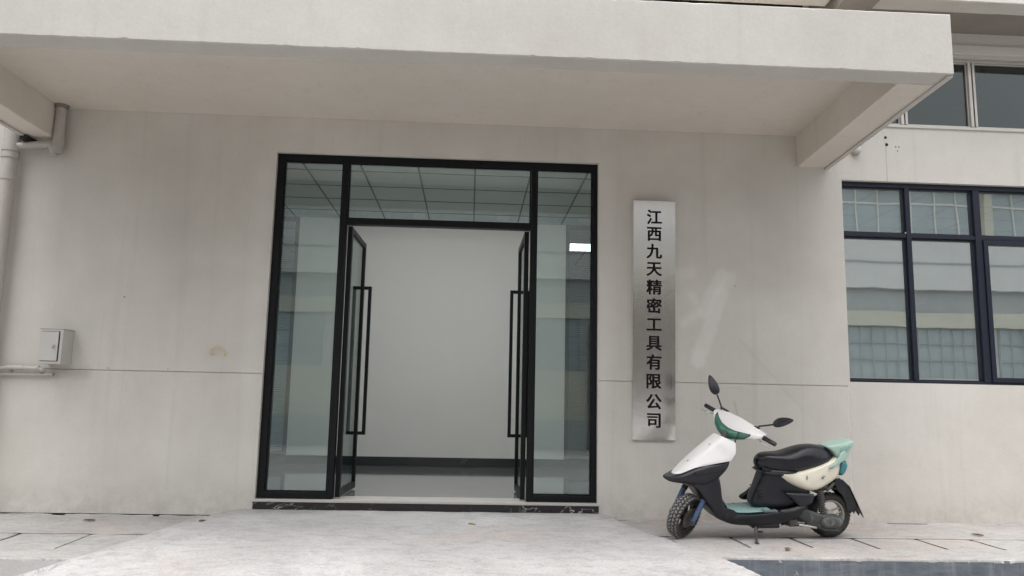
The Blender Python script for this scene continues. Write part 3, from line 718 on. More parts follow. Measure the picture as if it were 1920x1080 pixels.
# wall-foot crack: crumbling mortar line
def foot(x0, x1, seed):
    v = []; f = []; n = int((x1-x0)/.025)
    for i in range(n+1):
        x = x0+(x1-x0)*i/n; a = .5+.5*noise.noise(Vector((x*5, seed, 0))); b = .5+.5*noise.noise(Vector((x*13, seed, 8)))
        h = .004+.016*max(0, a-.3)+.006*b; d = .006+.022*a*b
        z0 = zpav(x, 0)
        for p_ in ((x, .001, z0-.02), (x, -d-.008, z0-.012), (x, -d, z0+h*.35), (x, -.003, z0+h), (x, .001, z0+h)): v.append(p_)
    for i in range(n):
        for q in range(4): f.append((i*5+q, i*5+q+1, i*5+6+q, i*5+5+q))
    return new_obj('mortar_fillet', v, f, M['pave'], None)
for a, b, s_ in ((-8, -3.35, 1), (-3.25, -2.55, 2), (-2.5, -1.95, 3), (1.35, 2.45, 4), (2.75, 3.6, 5), (3.95, 8, 6)):
    o = foot(a, b, s_); o.parent = pv
# litter
lf = plain('dry_leaf', (.16, .11, .06), .8, 0, .3, 60)
for n_, (x, y, z, s_, lab) in enumerate((( -2.93, -.28, -.02, .05, 'dry leaf scrap lying near the wall at the far left pavement'), (-1.98, -.55, .025, .04, 'curled leaf scrap on the ramp left of the entrance'), (.05, -.55, .026, .035, 'yellow leaf scrap on the ramp in front of the doors'), (2.20, -1.33, 0, .04, 'dark leaf scrap near the kerb below the scooter stand'), (4.0, -.62, 0, .05, 'dark scrap on the pavement at the far right'), (2.27, -.62, 0, .03, 'small dark pebble on the pavement behind the scooter stand'))):
    v = []; f = []; k_ = 8
    for i in range(k_): a = 2*math.pi*i/k_; v.append((s_*math.cos(a), s_*.42*math.sin(a), .004+.008*abs(math.sin(a))))
    v.append((0, 0, .003)); 
    for i in range(k_): f.append((i, (i+1) % k_, k_))
    for i in range(k_): a = v[i]; v.append((a[0], a[1], a[2]-.002))
    v.append((0, 0, .0))
    for i in range(k_): f.append((k_+1+i, 2*k_+1, k_+1+(i+1) % k_)); f.append((i, k_+1+i, k_+1+(i+1) % k_, (i+1) % k_))
    o = new_obj('leaf_scrap' if n_ != 5 else 'pebble', v, f, lf if n_ != 2 else plain('yellow_leaf', (.45, .40, .12), .8)); o.location = (x, y, z+.004); o.rotation_euler = (0, 0, n_*1.3)
    tag(o, lab, 'leaf' if n_ != 5 else 'pebble')

# ================================================================= opposite building (seen only in reflections)
OY = -16.0
ob = empty('opposite_building', (0, OY, -.3), 'pale factory block across the yard, mirrored in the glass', 'building')
def PO(o): return parent_keep(o, ob)
m = MB(); m.box(-32, 32, OY-8, OY-.25, -.3, 7.9); PO(m.build('wall', M['opp']))
PO(box('recess_band', -32, 32, OY-.249, OY-.20, 3.95, 4.65, M['opp_dark']))  # shade of the recess is put into the darker grey
PO(box('upper_band', -32, 32, OY-.249, OY, 4.651, 6.35, M['opp']))
PO(box('string_course', -32, 32, OY-.001, OY+.03, 5.42, 5.47, M['opp_dark']))
PO(box('middle_band', -32, 32, OY-.249, OY, 3.5, 3.949, M['opp_beige']))
PO(box('lower_band', -32, 32, OY-.249, OY, -.3, 1.95, M['opp_beige']))
PO(box('plinth_band', -32, 32, OY+.001, OY+.05, -.3, .55, M['opp_dark']))
PO(box('roof_eave', -32, 32, OY-8, OY+.5, 7.901, 8.1, M['opp']))
og = plain('opposite_window_glass', (.40, .44, .45), .15, 0, .25, .7)
for i in range(24):
    x = -29+i*2.5
    w_ = PO(box('window', x, x+2.2, OY-.248, OY-.2, 6.4, 7.9, og))
    m = MB()
    for q in range(4): m.box(x+q*.7333-.02, x+q*.7333+.02, OY-.199, OY-.15, 6.4, 7.9)
    m.box(x, x+2.2, OY-.198, OY-.155, 7.3, 7.36); PO(m.build('window_frame', M['inner']))
    if not (3 < x+1 < 8):
        PO(box('window', x, x+2.2, OY-.248, OY-.2, 1.96, 3.49, og)); m = MB()
        for q in range(7): m.box(x+q*.366-.009, x+q*.366+.009, OY-.16, OY-.13, 1.96, 3.49)
        m.box(x, x+2.2, OY-.165, OY-.135, 2.5, 2.53); m.box(x, x+2.2, OY-.165, OY-.135, 3.0, 3.03)
        PO(m.build('window_bars', M['opp_dark']))
    if i % 4 == 2: PO(box('pilaster', x-.28, x-.02, OY-.24, OY+.08, 6.36, 7.99, M['opp_beige']))

PO(box('dark_reflection_panel', 3.4, 7.6, OY+.052, OY+.09, -.3, 3.3, plain('brown_reflection_panel', (.17, .155, .135), .5, .3, .15, 3)))  # unseen dark panel, added to darken what the name plate reflects
# ================================================================= scooter
SC = empty('electric_scooter', (1.598, -.8463, 0), 'white and black electric scooter with mint trim leaning on its side stand by the wall', 'scooter')
SC.rotation_mode = 'XYZ'; SC.rotation_euler = (R(7), 0, R(6.5434))
white = scuffed('white_plastic', (.74, .72, .71), (.42, .40, .38), .22, .14, 14)
cream = scuffed('cream_plastic', (.74, .70, .58), (.42, .38, .30), .28, .16, 12)
blackp = scuffed('black_plastic', (.007, .008, .013), (.055, .052, .05), .34, .32, 7)
blackg = scuffed('glossy_black_plastic', (.012, .012, .018), (.06, .06, .06), .28, .3, 8)
vinyl = scuffed('seat_vinyl', (.005, .005, .010), (.02, .02, .025), .30, .3, 6)
mint = scuffed('mint_plastic', (.40, .56, .49), (.30, .36, .33), .4, .3, 12)
mat_t = scuffed('turquoise_mat', (.20, .33, .32), (.31, .34, .33), .6, .55, 9)
teal = plain('teal_lens', (.04, .20, .24), .2, 0, .1, 20, Coat_Weight=.5)
greenl = plain('green_headlight_lens', (.05, .17, .12), .12, 0, .35, 9, Coat_Weight=.6)
greenl2 = plain('dark_green_indicator', (.025, .12, .09), .15, 0, .2, 14, Coat_Weight=.6)
blue = scuffed('blue_fork_paint', (.055, .105, .20), (.20, .21, .22), .4, .5, 12)
rubber = scuffed('tyre_rubber', (.022, .021, .02), (.14, .13, .12), .75, .7, 16)
dusty = scuffed('dusty_tread_groove', (.20, .195, .185), (.07, .068, .065), .85, .8, 30)
chrome = plain('chrome', (.62, .60, .57), .25, .9, .1, 20)
steelm = scuffed('worn_dark_metal', (.06, .058, .055), (.19, .18, .16), .5, .7, 16)
alloy = scuffed('alloy_wheel', (.33, .31, .27), (.16, .14, .12), .45, .5, 14)

def smooth_closed(pts, it=2):
    for _ in range(it):
        q = []
        for i in range(len(pts)):
            a, b = pts[i], pts[(i+1) % len(pts)]
            q.append((a[0]*.75+b[0]*.25, a[1]*.75+b[1]*.25)); q.append((a[0]*.25+b[0]*.75, a[1]*.25+b[1]*.75))
        pts = q
    return pts
def inflate(name, pts, hw, mat, parent=SC, yc=lambda x, z: 0.0, wf=lambda x, z: 1.0, p=2.6, n=10, it=2, centre=None, tmax=.985):
    pts = smooth_closed(pts, it) if it else pts
    cx = sum(q[0] for q in pts)/len(pts) if centre is None else centre[0]; cz = sum(q[1] for q in pts)/len(pts) if centre is None else centre[1]
    v = []; f = []; m = len(pts)
    ts = [math.sin(math.pi/2*(-1+2*i/n))*tmax for i in range(n+1)]
    for t in ts:
        s = (1-abs(t)**p)**(1/p)
        for x, z in pts:
            X, Z = cx+(x-cx)*s, cz+(z-cz)*s
            v.append((X, yc(X, Z)+t*hw*wf(X, Z), Z))
    for i in range(n):
        for k_ in range(m): f.append((i*m+k_, i*m+(k_+1) % m, (i+1)*m+(k_+1) % m, (i+1)*m+k_))
    f.append(tuple(range(m))); f.append(tuple(range(n*m, n*m+m))[::-1])
    o = new_obj(name, v, f, mat, parent, True); return o
def lerp_tab(tab, x):
    if x <= tab[0][0]: return tab[0][1]
    for (a, va), (b, vb) in zip(tab[:-1], tab[1:]):
        if a <= x <= b: return va+(vb-va)*(x-a)/(b-a)
    return tab[-1][1]

# steering frames
rake = R(25); axd = Vector((math.sin(rake), 0, math.cos(rake))); P0 = Vector((.03, 0, .165))
RS = Matrix.Rotation(R(38), 3, axd)
def steer(v): return P0+RS@(v-P0)
yw, rl = .50986, .31949
dH = Vector((math.sin(yw)*math.cos(rl), -math.cos(yw)*math.cos(rl), -math.sin(rl)))
YH = -dH; XH = Vector((math.cos(yw), math.sin(yw), 0)); ZH = XH.cross(YH); CH = Vector((.4195, 0, .8387))
def hbar(v): return CH+XH*v.x+YH*v.y+ZH*v.z

# ---- wheels
def wheel(name, cx, cz, R_, w_, xf, front):
    hub = MB()
    prof = [(R_-.050, -w_*.30), (R_-.040, -w_*.42), (R_-.022, -w_*.50), (R_-.008, -w_*.42), (R_-.002, -w_*.22), (R_, 0), (R_-.002, w_*.22), (R_-.008, w_*.42), (R_-.022, w_*.50), (R_-.040, w_*.42), (R_-.050, w_*.30)]
    # the wheel itself is the part; tyre, tread, rim, hub are its sub-parts
    rim = MB()
    rr = R_-.047
    rim.lathe([(rr+.002, -w_*.34), (rr-.004, -w_*.36), (rr-.012, -w_*.32), (rr-.016, -w_*.18), (rr-.016, w_*.18), (rr-.012, w_*.32), (rr-.004, w_*.36), (rr+.002, w_*.34)], (cx, 0, cz), 40)
    for k_ in range(5 if front else 3):
        a = 2*math.pi*k_/(5 if front else 3)+.4; c_, s_ = math.cos(a), math.sin(a)
        for off in ((-.010, .010) if front else (-.022, .022)):
            p0 = (cx+c_*.028-s_*off, -.004, cz+s_*.028+c_*off); p1 = (cx+c_*(rr-.012)-s_*off*.7, -.010, cz+s_*(rr-.012)+c_*off*.7)
            rim.tube([p0, p1], .008, 8)
    rim.lathe([(.0, -.040), (.022, -.040), (.030, -.034), (.038, -.02), (.038, .02), (.030, .034), (.022, .040), (0, .040)], (cx, 0, cz), 24)
    if xf: rim.xf(xf)
    wroot = autosmooth(rim.build(name, plain('dark_rim', (.035, .028, .026), .5) if front else alloy, SC))
    t = MB().lathe(prof, (cx, 0, cz), 64)
    if xf: t.xf(xf)
    to = t.build('tyre', rubber, wroot, True)
    g = MB().lathe([(R_-.010, -w_*.43), (R_-.0010, -w_*.23), (R_+.0012, 0), (R_-.0010, w_*.23), (R_-.010, w_*.43)], (cx, 0, cz), 64)
    if xf: g.xf(xf)
    g.build('tread_band', rubber, wroot, True)
    tb = MB(); n = 34
    for k_ in range(n):
        a = 2*math.pi*k_/n
        for (yy, ln, wd, sk, da) in ((-.013, .016, .011, .5, 0), (.013, .016, .011, -.5, .5), (-.036, .012, .010, -.35, .5), (.036, .012, .010, .35, 0)):
            aa = a+da*2*math.pi/n; drop = .0 if abs(yy) < .02 else .008; tilt = 0 if abs(yy) < .02 else (.75 if yy > 0 else -.75)
            Mx = Matrix.Translation((cx, 0, cz)) @ Matrix.Rotation(aa, 4, 'Y') @ Matrix.Translation((0, yy*w_/.09, R_-drop)) @ Matrix.Rotation(-tilt, 4, 'X') @ Matrix.Rotation(sk*1.2, 4, 'Z')
            tb.box(-wd, wd, -ln*.45, ln*.45, -.004, .0055, Mx)
    if xf: tb.xf(xf)
    tk = tb.build('tread_blocks', dusty if front else rubber, wroot); tk['kind'] = 'stuff'
    ax_ = MB().tube([(cx, -.07, cz), (cx, .07, cz)], .008, 10)
    if xf: ax_.xf(xf)
    ax_.build('axle', steelm, wroot)
    return wroot
wheel('front_wheel', 0, .165, .163, .088, steer, True)
wheel('rear_wheel', 1.168, .163, .163, .088, None, False)
# front disc brake and caliper
autosmooth(MB().tube([(0, -.040, .165), (0, -.044, .165)], .075, 28).xf(steer).build('brake_disc', steelm, SC))
MB().box(.045, .10, -.07, -.03, .145, .225).xf(steer).build('brake_caliper', steelm, SC, False, .008)
# fork legs: blue sliders, chrome stanchions
for sy in (-1, 1):
    y = -.082 if sy < 0 else .100; a = (-.012, y, .150); b = (.098, y, .345)
    ln = autosmooth(MB().tube([(-.016, y, .137), (-.006, y, .16), (.042, y, .247), (.072, y, .300), (.090, y, .330)], [.014, .017, .018, .021, .020], 16).xf(steer).build('fork_slider', blue, SC))
    autosmooth(MB().tube([(.090, y, .330), (.135, y, .410)], .011, 12).xf(steer).build('fork_stanchion', chrome, SC))
    autosmooth(MB().tube([(.084, y, .318), (.098, y, .344)], .0235, 16).xf(steer).build('dust_seal', blackp if sy > 0 else blue, SC))
    MB().box(-.030, .008, y-.014, y+.014, .135, .175).xf(steer).build('axle_clamp', steelm, SC, False, .005)
MB().tube([(.10, 0, .36), (.32, 0, .78)], .024, 14).build('steering_column', steelm, SC)
MB().box(.085, .17, -.095, .095, .40, .43).xf(steer).build('fork_yoke', steelm, SC, False, .01)

# ---- nose shield (white) with crease
US = [0, .12, .25, .4, .5, .62, .75, .88, 1.0]
Cc = [(0, (-.115, .447)), (.25, (.0, .560)), (.5, (.088, .640)), (.75, (.168, .708)), (1.0, (.235, .765))]
Ec = [(0, (-.105, .455, .030)), (.12, (-.055, .486, .080)), (.25, (.03, .530, .108)), (.4, (.105, .558, .128)), (.5, (.155, .572, .140)), (.62, (.225, .587, .148)), (.75, (.285, .600, .150)), (.88, (.325, .655, .145)), (1.0, (.335, .722, .115))]
def pick(tab, u):
    for (a, va), (b, vb) in zip(tab[:-1], tab[1:]):
        if a <= u <= b+1e-9: s = (u-a)/(b-a); return [p_+(q_-p_)*s for p_, q_ in zip(va, vb)]
    return list(tab[-1][1])
v = []; f = []; NU, VS = 24, [-1, -.93, -.8, -.62, -.5, -.38, -.2, 0, .2, .38, .5, .62, .8, .93, 1]
def nose_pt(u, s, off=0):
    c = pick(Cc, u); e = pick(Ec, u); a = abs(s)
    if a <= .5: k_ = (a/.5)**2*.10
    else: k_ = .10+.90*((a-.5)/.5)**1.15
    x = c[0]+(e[0]-c[0])*k_; z = c[1]+(e[1]-c[1])*k_; y = e[2]*(a**.85)*(1 if s > 0 else -1)
    # inward offset for the inner skin
    return (x+off*.8, y*(1-off*.6), z-off*.6)
for lay in (0, .012):
    for i in range(NU+1):
        for s in VS: v.append(nose_pt(i/NU, s, lay))
m_ = len(VS); tot = (NU+1)*m_
for i in range(NU):
    for j in range(m_-1):
        a = i*m_+j; f.append((a, a+1, a+m_+1, a+m_)); b = a+tot; f.append((b, b+m_, b+m_+1, b+1))
for i in range(NU):
    for j in (0, m_-1): a = i*m_+j; f.append((a, a+m_, a+m_+tot, a+tot))
for j in range(m_-1):
    for i in (0, NU): a = i*m_+j; f.append((a, a+tot, a+tot+1, a+1))
o = new_obj('nose_shield', v, f, white, SC); autosmooth(o, 50)
# ---- black beak, leg shield, floor tub
beak = [(-.160, .448), (-.150, .428), (-.12, .414), (-.04, .408), (.03, .404), (.10, .395), (.20, .44), (.24, .47), (.305, .535), (.322, .572), (.30, .596), (.24, .585), (.15, .570), (.06, .545), (0, .52), (-.06, .484), (-.11, .462)]
wb = [(-.17, .35), (-.12, .55), (-.05, .78), (.05, .97), (.15, 1.02), (.25, 1.0), (.33, .85)]
inflate('front_cowl', beak, .146, blackp, SC, wf=lambda x, z: lerp_tab(wb, x), p=5, n=12, it=2, centre=(.12, .49))
MB().prism([(.02, .508), (.10, .530), (.20, .548), (.27, .556), (.275, .545), (.19, .510), (.10, .492), (.03, .492)], -.150, -.13).build('cowl_intake', blackg, SC, False, .006)
leg = [(.015, .412), (.055, .375), (.10, .318), (.145, .262), (.185, .205), (.225, .160), (.29, .130), (.37, .118), (.37, .185), (.315, .20), (.275, .245), (.255, .32), (.245, .40), (.228, .47), (.20, .50), (.08, .46)]
wl_ = [(.0, .75), (.12, .86), (.25, 1.0), (.4, 1.02)]
inflate('leg_shield', leg, .150, blackp, SC, wf=lambda x, z: .62+.38*min(1, max(0, (z-.10)/.12))*lerp_tab([(.0, .8), (.2, 1.0)], x) if z < .3 else .90, p=7, n=12, it=2, centre=(.17, .33))
inflate('inner_shield', [(.225, .60), (.30, .66), (.325, .70), (.30, .72), (.24, .71), (.20, .60), (.21, .45), (.235, .42), (.25, .50)], .10, blackp, SC, p=5, it=1)
tub = [(.255, .155), (.30, .128), (.38, .116), (.50, .112), (.66, .112), (.74, .125), (.80, .150), (.88, .178), (.945, .205), (.955, .250), (.93, .276), (.84, .255), (.74, .232), (.62, .217), (.50, .207), (.40, .205), (.33, .212), (.285, .236), (.262, .262), (.25, .22)]
inflate('floor_tub', tub, .165, blackp, SC, wf=lambda x, z: lerp_tab([(.2, .93), (.4, 1.0), (.6, 1.0), (.8, .86), (.96, .70)], x)*(.8+.2*min(1, max(0, (z-.11)/.07))), p=9, n=12, it=2, centre=(.56, .175))
# turquoise foot mat with raised ribs
v = []; f = []
prof = [(.272, .285), (.292, .247), (.325, .224), (.38, .2155), (.46, .215), (.56, .222), (.62, .235)]
for x, z in prof:
    for y in (-.136, -.128, 0, .128, .136):
        v.append((x, y, z+.004*(abs(y) < .13)))
for i in range(len(prof)-1):
    for j in range(4): a = i*5+j; f.append((a, a+1, a+6, a+5))
o = new_obj('foot_mat', v, f, mat_t, SC, True); sm = o.modifiers.new('s', 'SOLIDIFY'); sm.thickness = .006
MB().box(.56, .68, -.146, -.10, .214, .232).build('mat_edge_patch', scuffed('worn_grey_rubber', (.10, .12, .12), (.24, .26, .26), .7, .8, 30), SC, False, .006)
for x, y in ((.45, .118), (.36, -.118)): MB().tube([(x, y, .217), (x, y, .222)], .006, 10).build('mat_screw', M['dark'], SC)
# rear body
rear = [(.605, .520), (.590, .470), (.562, .400), (.535, .330), (.515, .285), (.52, .245), (.60, .222), (.72, .225), (.82, .240), (.90, .262), (.955, .285), (.975, .315), (.972, .350), (.98, .40), (1.06, .44), (1.05, .50), (.85, .52), (.70, .53)]
inflate('rear_body', rear, .120, blackp, SC, wf=lambda x, z: lerp_tab([(.50, .45), (.56, .60), (.64, .80), (.76, 1.02), (.9, .9), (1.1, .6)], x), p=6, n=12, it=2, centre=(.74, .38))
inflate('side_fin', [(.725, .362), (.78, .360), (.88, .357), (.965, .350), (.975, .335), (.955, .275), (.90, .258), (.84, .262), (.80, .30), (.76, .335)], .022, blackg, SC, yc=lambda x, z: -.137+.10*max(0, x-.85), p=3, n=8, it=1)
inflate('lower_fin', [(.68, .232), (.76, .240), (.86, .262), (.93, .276), (.90, .25), (.80, .222), (.72, .214)], .012, steelm, SC, yc=lambda x, z: -.150+.10*max(0, x-.7), p=3, n=6, it=1)
for i in range(4): MB().box(.545+i*.004, .62, -.086+i*.001, .086, .300+i*.022, .306+i*.022).build('body_rib', blackg, SC, False, .002)
MB().prism([(.590, .535), (.595, .50), (.615, .465), (.65, .45), (.72, .47), (.72, .50), (.60, .53)], -.085, .085).build('seat_catch_cover', blackg, SC, False, .012, 3)
# kick panel shape at far side of the footwell
inflate('far_fairing', [(.50, .265), (.56, .30), (.60, .335), (.62, .30), (.60, .25), (.54, .235)], .02, blackp, SC, yc=lambda x, z: .15, p=3, n=6, it=1)
# seat
seat = [(.548, .560), (.555, .596), (.582, .624), (.625, .638), (.70, .641), (.76, .648), (.82, .668), (.885, .690), (.95, .705), (1.02, .708), (1.09, .698), (1.145, .668), (1.180, .628), (1.172, .588), (1.11, .560), (1.03, .534), (.93, .506), (.84, .492), (.74, .484), (.64, .487), (.585, .505), (.558, .532)]
seat = [(x, .485+(z-.485)*.95) for x, z in seat]
seato = inflate('seat', seat, .120, vinyl, SC, wf=lambda x, z: lerp_tab([(.54, .45), (.60, .72), (.68, .90), (.80, .98), (1.0, 1.0), (1.1, .9), (1.18, .62)], x)*(1.0-.22*max(0, (z-.60)/.1)), p=3.2, n=16, it=2, centre=(.86, .575))
sub = [(.560, .505), (.60, .478), (.70, .470), (.84, .480), (.95, .498), (.80, .505), (.65, .505)]
inflate('seat_base', sub, .12, blackg, SC, p=6, it=1)
# cream tail fairing
cp = [(.676, .490), (.73, .489), (.79, .494), (.86, .508), (.935, .528), (1.0, .548), (1.063, .568), (1.13, .592), (1.20, .616), (1.222, .58), (1.222, .53), (1.205, .47), (1.16, .437), (1.11, .412), (1.06, .388), (1.01, .370), (.97, .363), (.93, .364), (.89, .374), (.85, .388), (.80, .410), (.76, .430), (.72, .452), (.69, .472)]
yq = lambda x: lerp_tab([(.66, .122), (.80, .138), (.95, .140), (1.1, .118), (1.25, .075)], x)
inflate('tail_fairing', cp, 1.0, cream, SC, wf=lambda x, z: yq(x), p=6, n=14, it=1, centre=(1.0, .49))
tf = bpy.data.objects['tail_fairing']; autosmooth(tf, 60)
for x, z in ((.700, .480), (1.112, .545)): MB().tube([(x, -yq(x)-.004, z), (x, -yq(x)+.02, z)], .009 if x < 1 else .011, 12).build('fairing_screw', M['dark'], SC)
MB().box(.90, .905, -.1425, -.135, .455, .485).build('scuff_mark', steelm, SC); 
for q in ((1.03, .47), (1.035, .462), (1.045, .478)): MB().box(q[0], q[0]+.008, -.1345, -.12, q[1], q[1]+.004).build('scuff_mark', steelm, SC)
# mint grab rail / spoiler
sp_ = [(1.075, .540), (1.115, .538), (1.185, .566), (1.245, .598), (1.280, .640), (1.25, .665), (1.20, .650), (1.185, .625), (1.165, .600), (1.13, .572)]
for sy in (-1, 1):
    inflate('spoiler_arm', sp_, .008, mint, SC, yc=lambda x, z, sy=sy: sy*(yq(min(x, 1.25))+.003), p=8, n=6, it=1, centre=(1.22, .62))
spu = [(1.09, .690), (1.17, .705), (1.25, .722), (1.322, .746), (1.30, .690), (1.275, .640), (1.235, .610), (1.19, .600), (1.165, .640), (1.12, .672)]
inflate('spoiler', spu, .092, mint, SC, p=9, n=10, it=1, centre=(1.21, .665), wf=lambda x, z: lerp_tab([(1.1, .80), (1.3, 1.0)], x))
inflate('spoiler_recess', [(1.20, .690), (1.262, .703), (1.285, .712), (1.272, .680), (1.250, .652), (1.215, .640), (1.195, .660)], .0025, scuffed('mint_shadow_panel', (.26, .42, .36), (.22, .28, .26), .5, .4, 12), SC, yc=lambda x, z: -.092*lerp_tab([(1.1, .80), (1.3, 1.0)], x)+.001, p=3, n=4, it=1)
# tail lamp
inflate('tail_lamp', [(1.205, .600), (1.262, .578), (1.274, .56), (1.262, .515), (1.240, .475), (1.215, .468), (1.205, .50), (1.215, .55)], .088, teal, SC, p=5, n=10, it=1)
inflate('tail_lamp_cap', [(1.195, .622), (1.225, .618), (1.275, .577), (1.262, .569), (1.20, .595)], .08, mint, SC, p=6, n=6, it=1)
# rear mudguard and torn flap
arc = []
for i in range(11):
    a = R(128-i*11.5); arc.append((1.168+.205*math.cos(a), .165+.205*math.sin(a)+.01))
inn = [(1.168+(x-1.168)*.955, .165+(z-.165)*.955) for x, z in arc][::-1]
MB().prism(arc+inn, -.058, .058).build('mudguard', blackp, SC, False, .003)
flap = [(1.175, .425), (1.215, .452), (1.252, .430), (1.300, .375), (1.350, .285), (1.372, .235), (1.340, .188), (1.332, .205), (1.318, .185), (1.306, .205), (1.292, .188), (1.283, .225), (1.272, .27), (1.245, .32), (1.20, .36)]
MB().prism(flap, -.060, -.050).build('flap_side', blackp, SC, False, .002)
MB().prism(flap, .050, .060).build('flap_side', blackp, SC, False, .002)
M4 = lambda x, z: Vector((x, 0, z))
v = []; prt = [(1.242, .440), (1.300, .390), (1.352, .290), (1.400, .195), (1.412, .165)]
teeth = [(1.398, .180), (1.405, .162), (1.392, .178)]
ys_ = [-.080, -.05, -.02, .01, .04, .08]; f = []
for i, (x, z) in enumerate(prt):
    for j, y in enumerate(ys_):
        zz = z+((.028 if j % 2 else -.006) if i == len(prt)-1 else 0); xx = x-((.012 if j % 2 else 0) if i == len(prt)-1 else 0); v.append((xx, y*(.75+.25*i/4), zz))
for i in range(len(prt)-1):
    for j in range(len(ys_)-1): a = i*6+j; f.append((a, a+1, a+7, a+6))
o = new_obj('flap_back', v, f, blackp, SC); s_ = o.modifiers.new('s', 'SOLIDIFY'); s_.thickness = .005
MB().box(1.215, 1.26, -.055, .055, .432, .446, ).build('reflector_mount', chrome, SC, False, .003)
MB().tube([(1.10, -.075, .36), (1.16, -.080, .42)], .012, 10).build('mudguard_stay', steelm, SC)
# shocks with coil springs
for sy in (-1, 1):
    y = sy*.098; a = Vector((1.035, y, .385)); b = Vector((1.062, y, .185)); m = MB()
    pts = []; N = 11*12
    for i in range(N+1):
        t = i/N; c = a.lerp(b, .06+.86*t); ang = 2*math.pi*11*t; pts.append(c+Vector((math.cos(ang)*.022, math.sin(ang)*.022, 0)))
    sp2 = m.tube(pts, .0048, 6).build('shock_spring', steelm, SC, True)
    autosmooth(MB().tube([a, a.lerp(b, .55)], .012, 12).build('shock_body', blackg, SC)); MB().tube([a.lerp(b, .5), b], .016, 12).build('shock_damper', blackp, SC)
# motor / swing arm cover
mc = [(.835, .205), (.90, .238), (.955, .222), (1.02, .200), (1.09, .192), (1.165, .192), (1.212, .172), (1.228, .145), (1.215, .112), (1.17, .085), (1.10, .078), (1.03, .082), (.985, .098), (.94, .12), (.88, .155), (.84, .175)]
gm = scuffed('dusty_motor_cover', (.035, .040, .038), (.17, .17, .165), .5, .9, 8)
inflate('motor_cover', mc, .034, gm, SC, yc=lambda x, z: -.105, p=3.2, n=10, it=2, centre=(1.08, .14), wf=lambda x, z: lerp_tab([(.83, .7), (1.0, .9), (1.15, 1.1), (1.23, 1.0)], x))
inflate('motor_plate', [(1.04, .175), (1.12, .182), (1.18, .172), (1.208, .145), (1.19, .112), (1.13, .098), (1.05, .10), (1.02, .135)], .012, scuffed('scratched_grey_cover', (.07, .07, .072), (.24, .235, .23), .5, 1.0, 26), SC, yc=lambda x, z: -.142, p=3, n=6, it=1)
for i in range(3): MB().tube([(1.03+i*.01, -.135, .098-i*.008), (1.16+i*.008, -.135, .088-i*.006)], .0035, 6).build('cooling_rib', steelm, SC)
inflate('swing_arm', [(.77, .185), (.83, .205), (.93, .20), (1.0, .15), (1.17, .165), (1.18, .150), (1.0, .115), (.88, .125), (.78, .15)], .016, steelm, SC, yc=lambda x, z: -.062, p=3, n=6, it=1)
autosmooth(MB().tube([(.79, -.095, .150), (.84, -.10, .122), (.90, -.105, .112)], .014, 10).build('stand_spring', steelm, SC))
autosmooth(MB().tube([(.86, -.115, .118), (1.0, -.118, .098)], .0105, 12).build('link_rod', chrome, SC))
autosmooth(MB().tube([(.80, -.03, .10), (.95, -.02, .085), (1.10, .06, .12)], .010, 8).build('exhaust_brace', steelm, SC))
MB().box(.79, .86, -.11, .09, .10, .155).build('centre_bracket', steelm, SC, False, .01)
MB().box(.50, .72, -.105, .105, .088, .125).build('battery_box', blackp, SC, False, .012)
MB().box(.47, .70, -.11, .11, .108, .118).build('under_frame', steelm, SC, False, .003)
autosmooth(MB().tube([(.74, -.08, .11), (.78, -.10, .135), (.80, -.09, .155)], .009, 8).build('cable', blackp, SC))
# side stand
autosmooth(MB().tube([(.525, -.095, .118), (.515, -.125, .105), (.482, -.20, .065), (.447, -.285, .036)], [.013, .010, .009, .010], 10).build('side_stand', steelm, SC))
MB().box(.505, .548, -.105, -.075, .10, .13).build('stand_pivot', steelm, SC, False, .004)
MB().box(.434, .460, -.300, -.272, .0335, .0405).build('stand_foot', steelm, SC, False, .002)
autosmooth(MB().tube([(.56, -.095, .105), (.50, -.16, .080)], .005, 8).build('stand_return_spring', steelm, SC))

# ---- headlight cowl on the handlebar
TZ = [(-.225, .030), (-.15, .040), (0, .050), (.12, .042), (.225, .020)]
BZ = [(-.225, -.012), (-.19, -.035), (-.13, -.060), (-.06, -.100), (0, -.125), (.06, -.134), (.12, -.115), (.17, -.080), (.21, -.038), (.225, -.02)]
DP = [(-.225, .030), (-.18, .055), (-.1, .080), (0, .092), (.1, .082), (.18, .056), (.225, .030)]
def front_x(y, z):
    t, b, d = lerp_tab(TZ, y), lerp_tab(BZ, y), lerp_tab(DP, y); zc = b+.36*(t-b)
    if z > zc: q = min(1, (z-zc)/(t-zc)); return -d*max(0, 1-q**1.7)**.85
    q = min(1, (zc-z)/max(1e-4, zc-b)); return -d*max(0, 1-q**4.5)**(1/3)
v = []; f = []; NS, NA = 36, 28
for i in range(NS+1):
    y = -.225+.45*i/NS; t, b, d = lerp_tab(TZ, y), lerp_tab(BZ, y), lerp_tab(DP, y); h = (t-b)/2; c = (t+b)/2
    for k_ in range(NA):
        a = 2*math.pi*k_/NA; cz = math.sin(a); z = c+h*(abs(cz)**.8)*(1 if cz > 0 else -1)
        if math.cos(a) < 0: x = front_x(y, z)
        else: x = .045*(abs(math.cos(a))**.7)
        v.append((x, y, z))
for i in range(NS):
    for k_ in range(NA): f.append((i*NA+k_, i*NA+(k_+1) % NA, (i+1)*NA+(k_+1) % NA, (i+1)*NA+k_))
f.append(tuple(range(NA))); f.append(tuple(range(NS*NA, NS*NA+NA))[::-1])
o = new_obj('headlight_cowl', [hbar(Vector(q)) for q in v], f, white, SC, True)
UPZ = [(-.155, -.004), (-.10, -.016), (-.04, -.030), (.03, -.036), (.09, -.030), (.14, -.012), (.190, .012)]
LOZ = [(-.155, -.020), (-.12, -.060), (-.08, -.085), (-.04, -.104), (.02, -.124), (.08, -.123), (.12, -.108), (.16, -.078), (.190, -.012)]
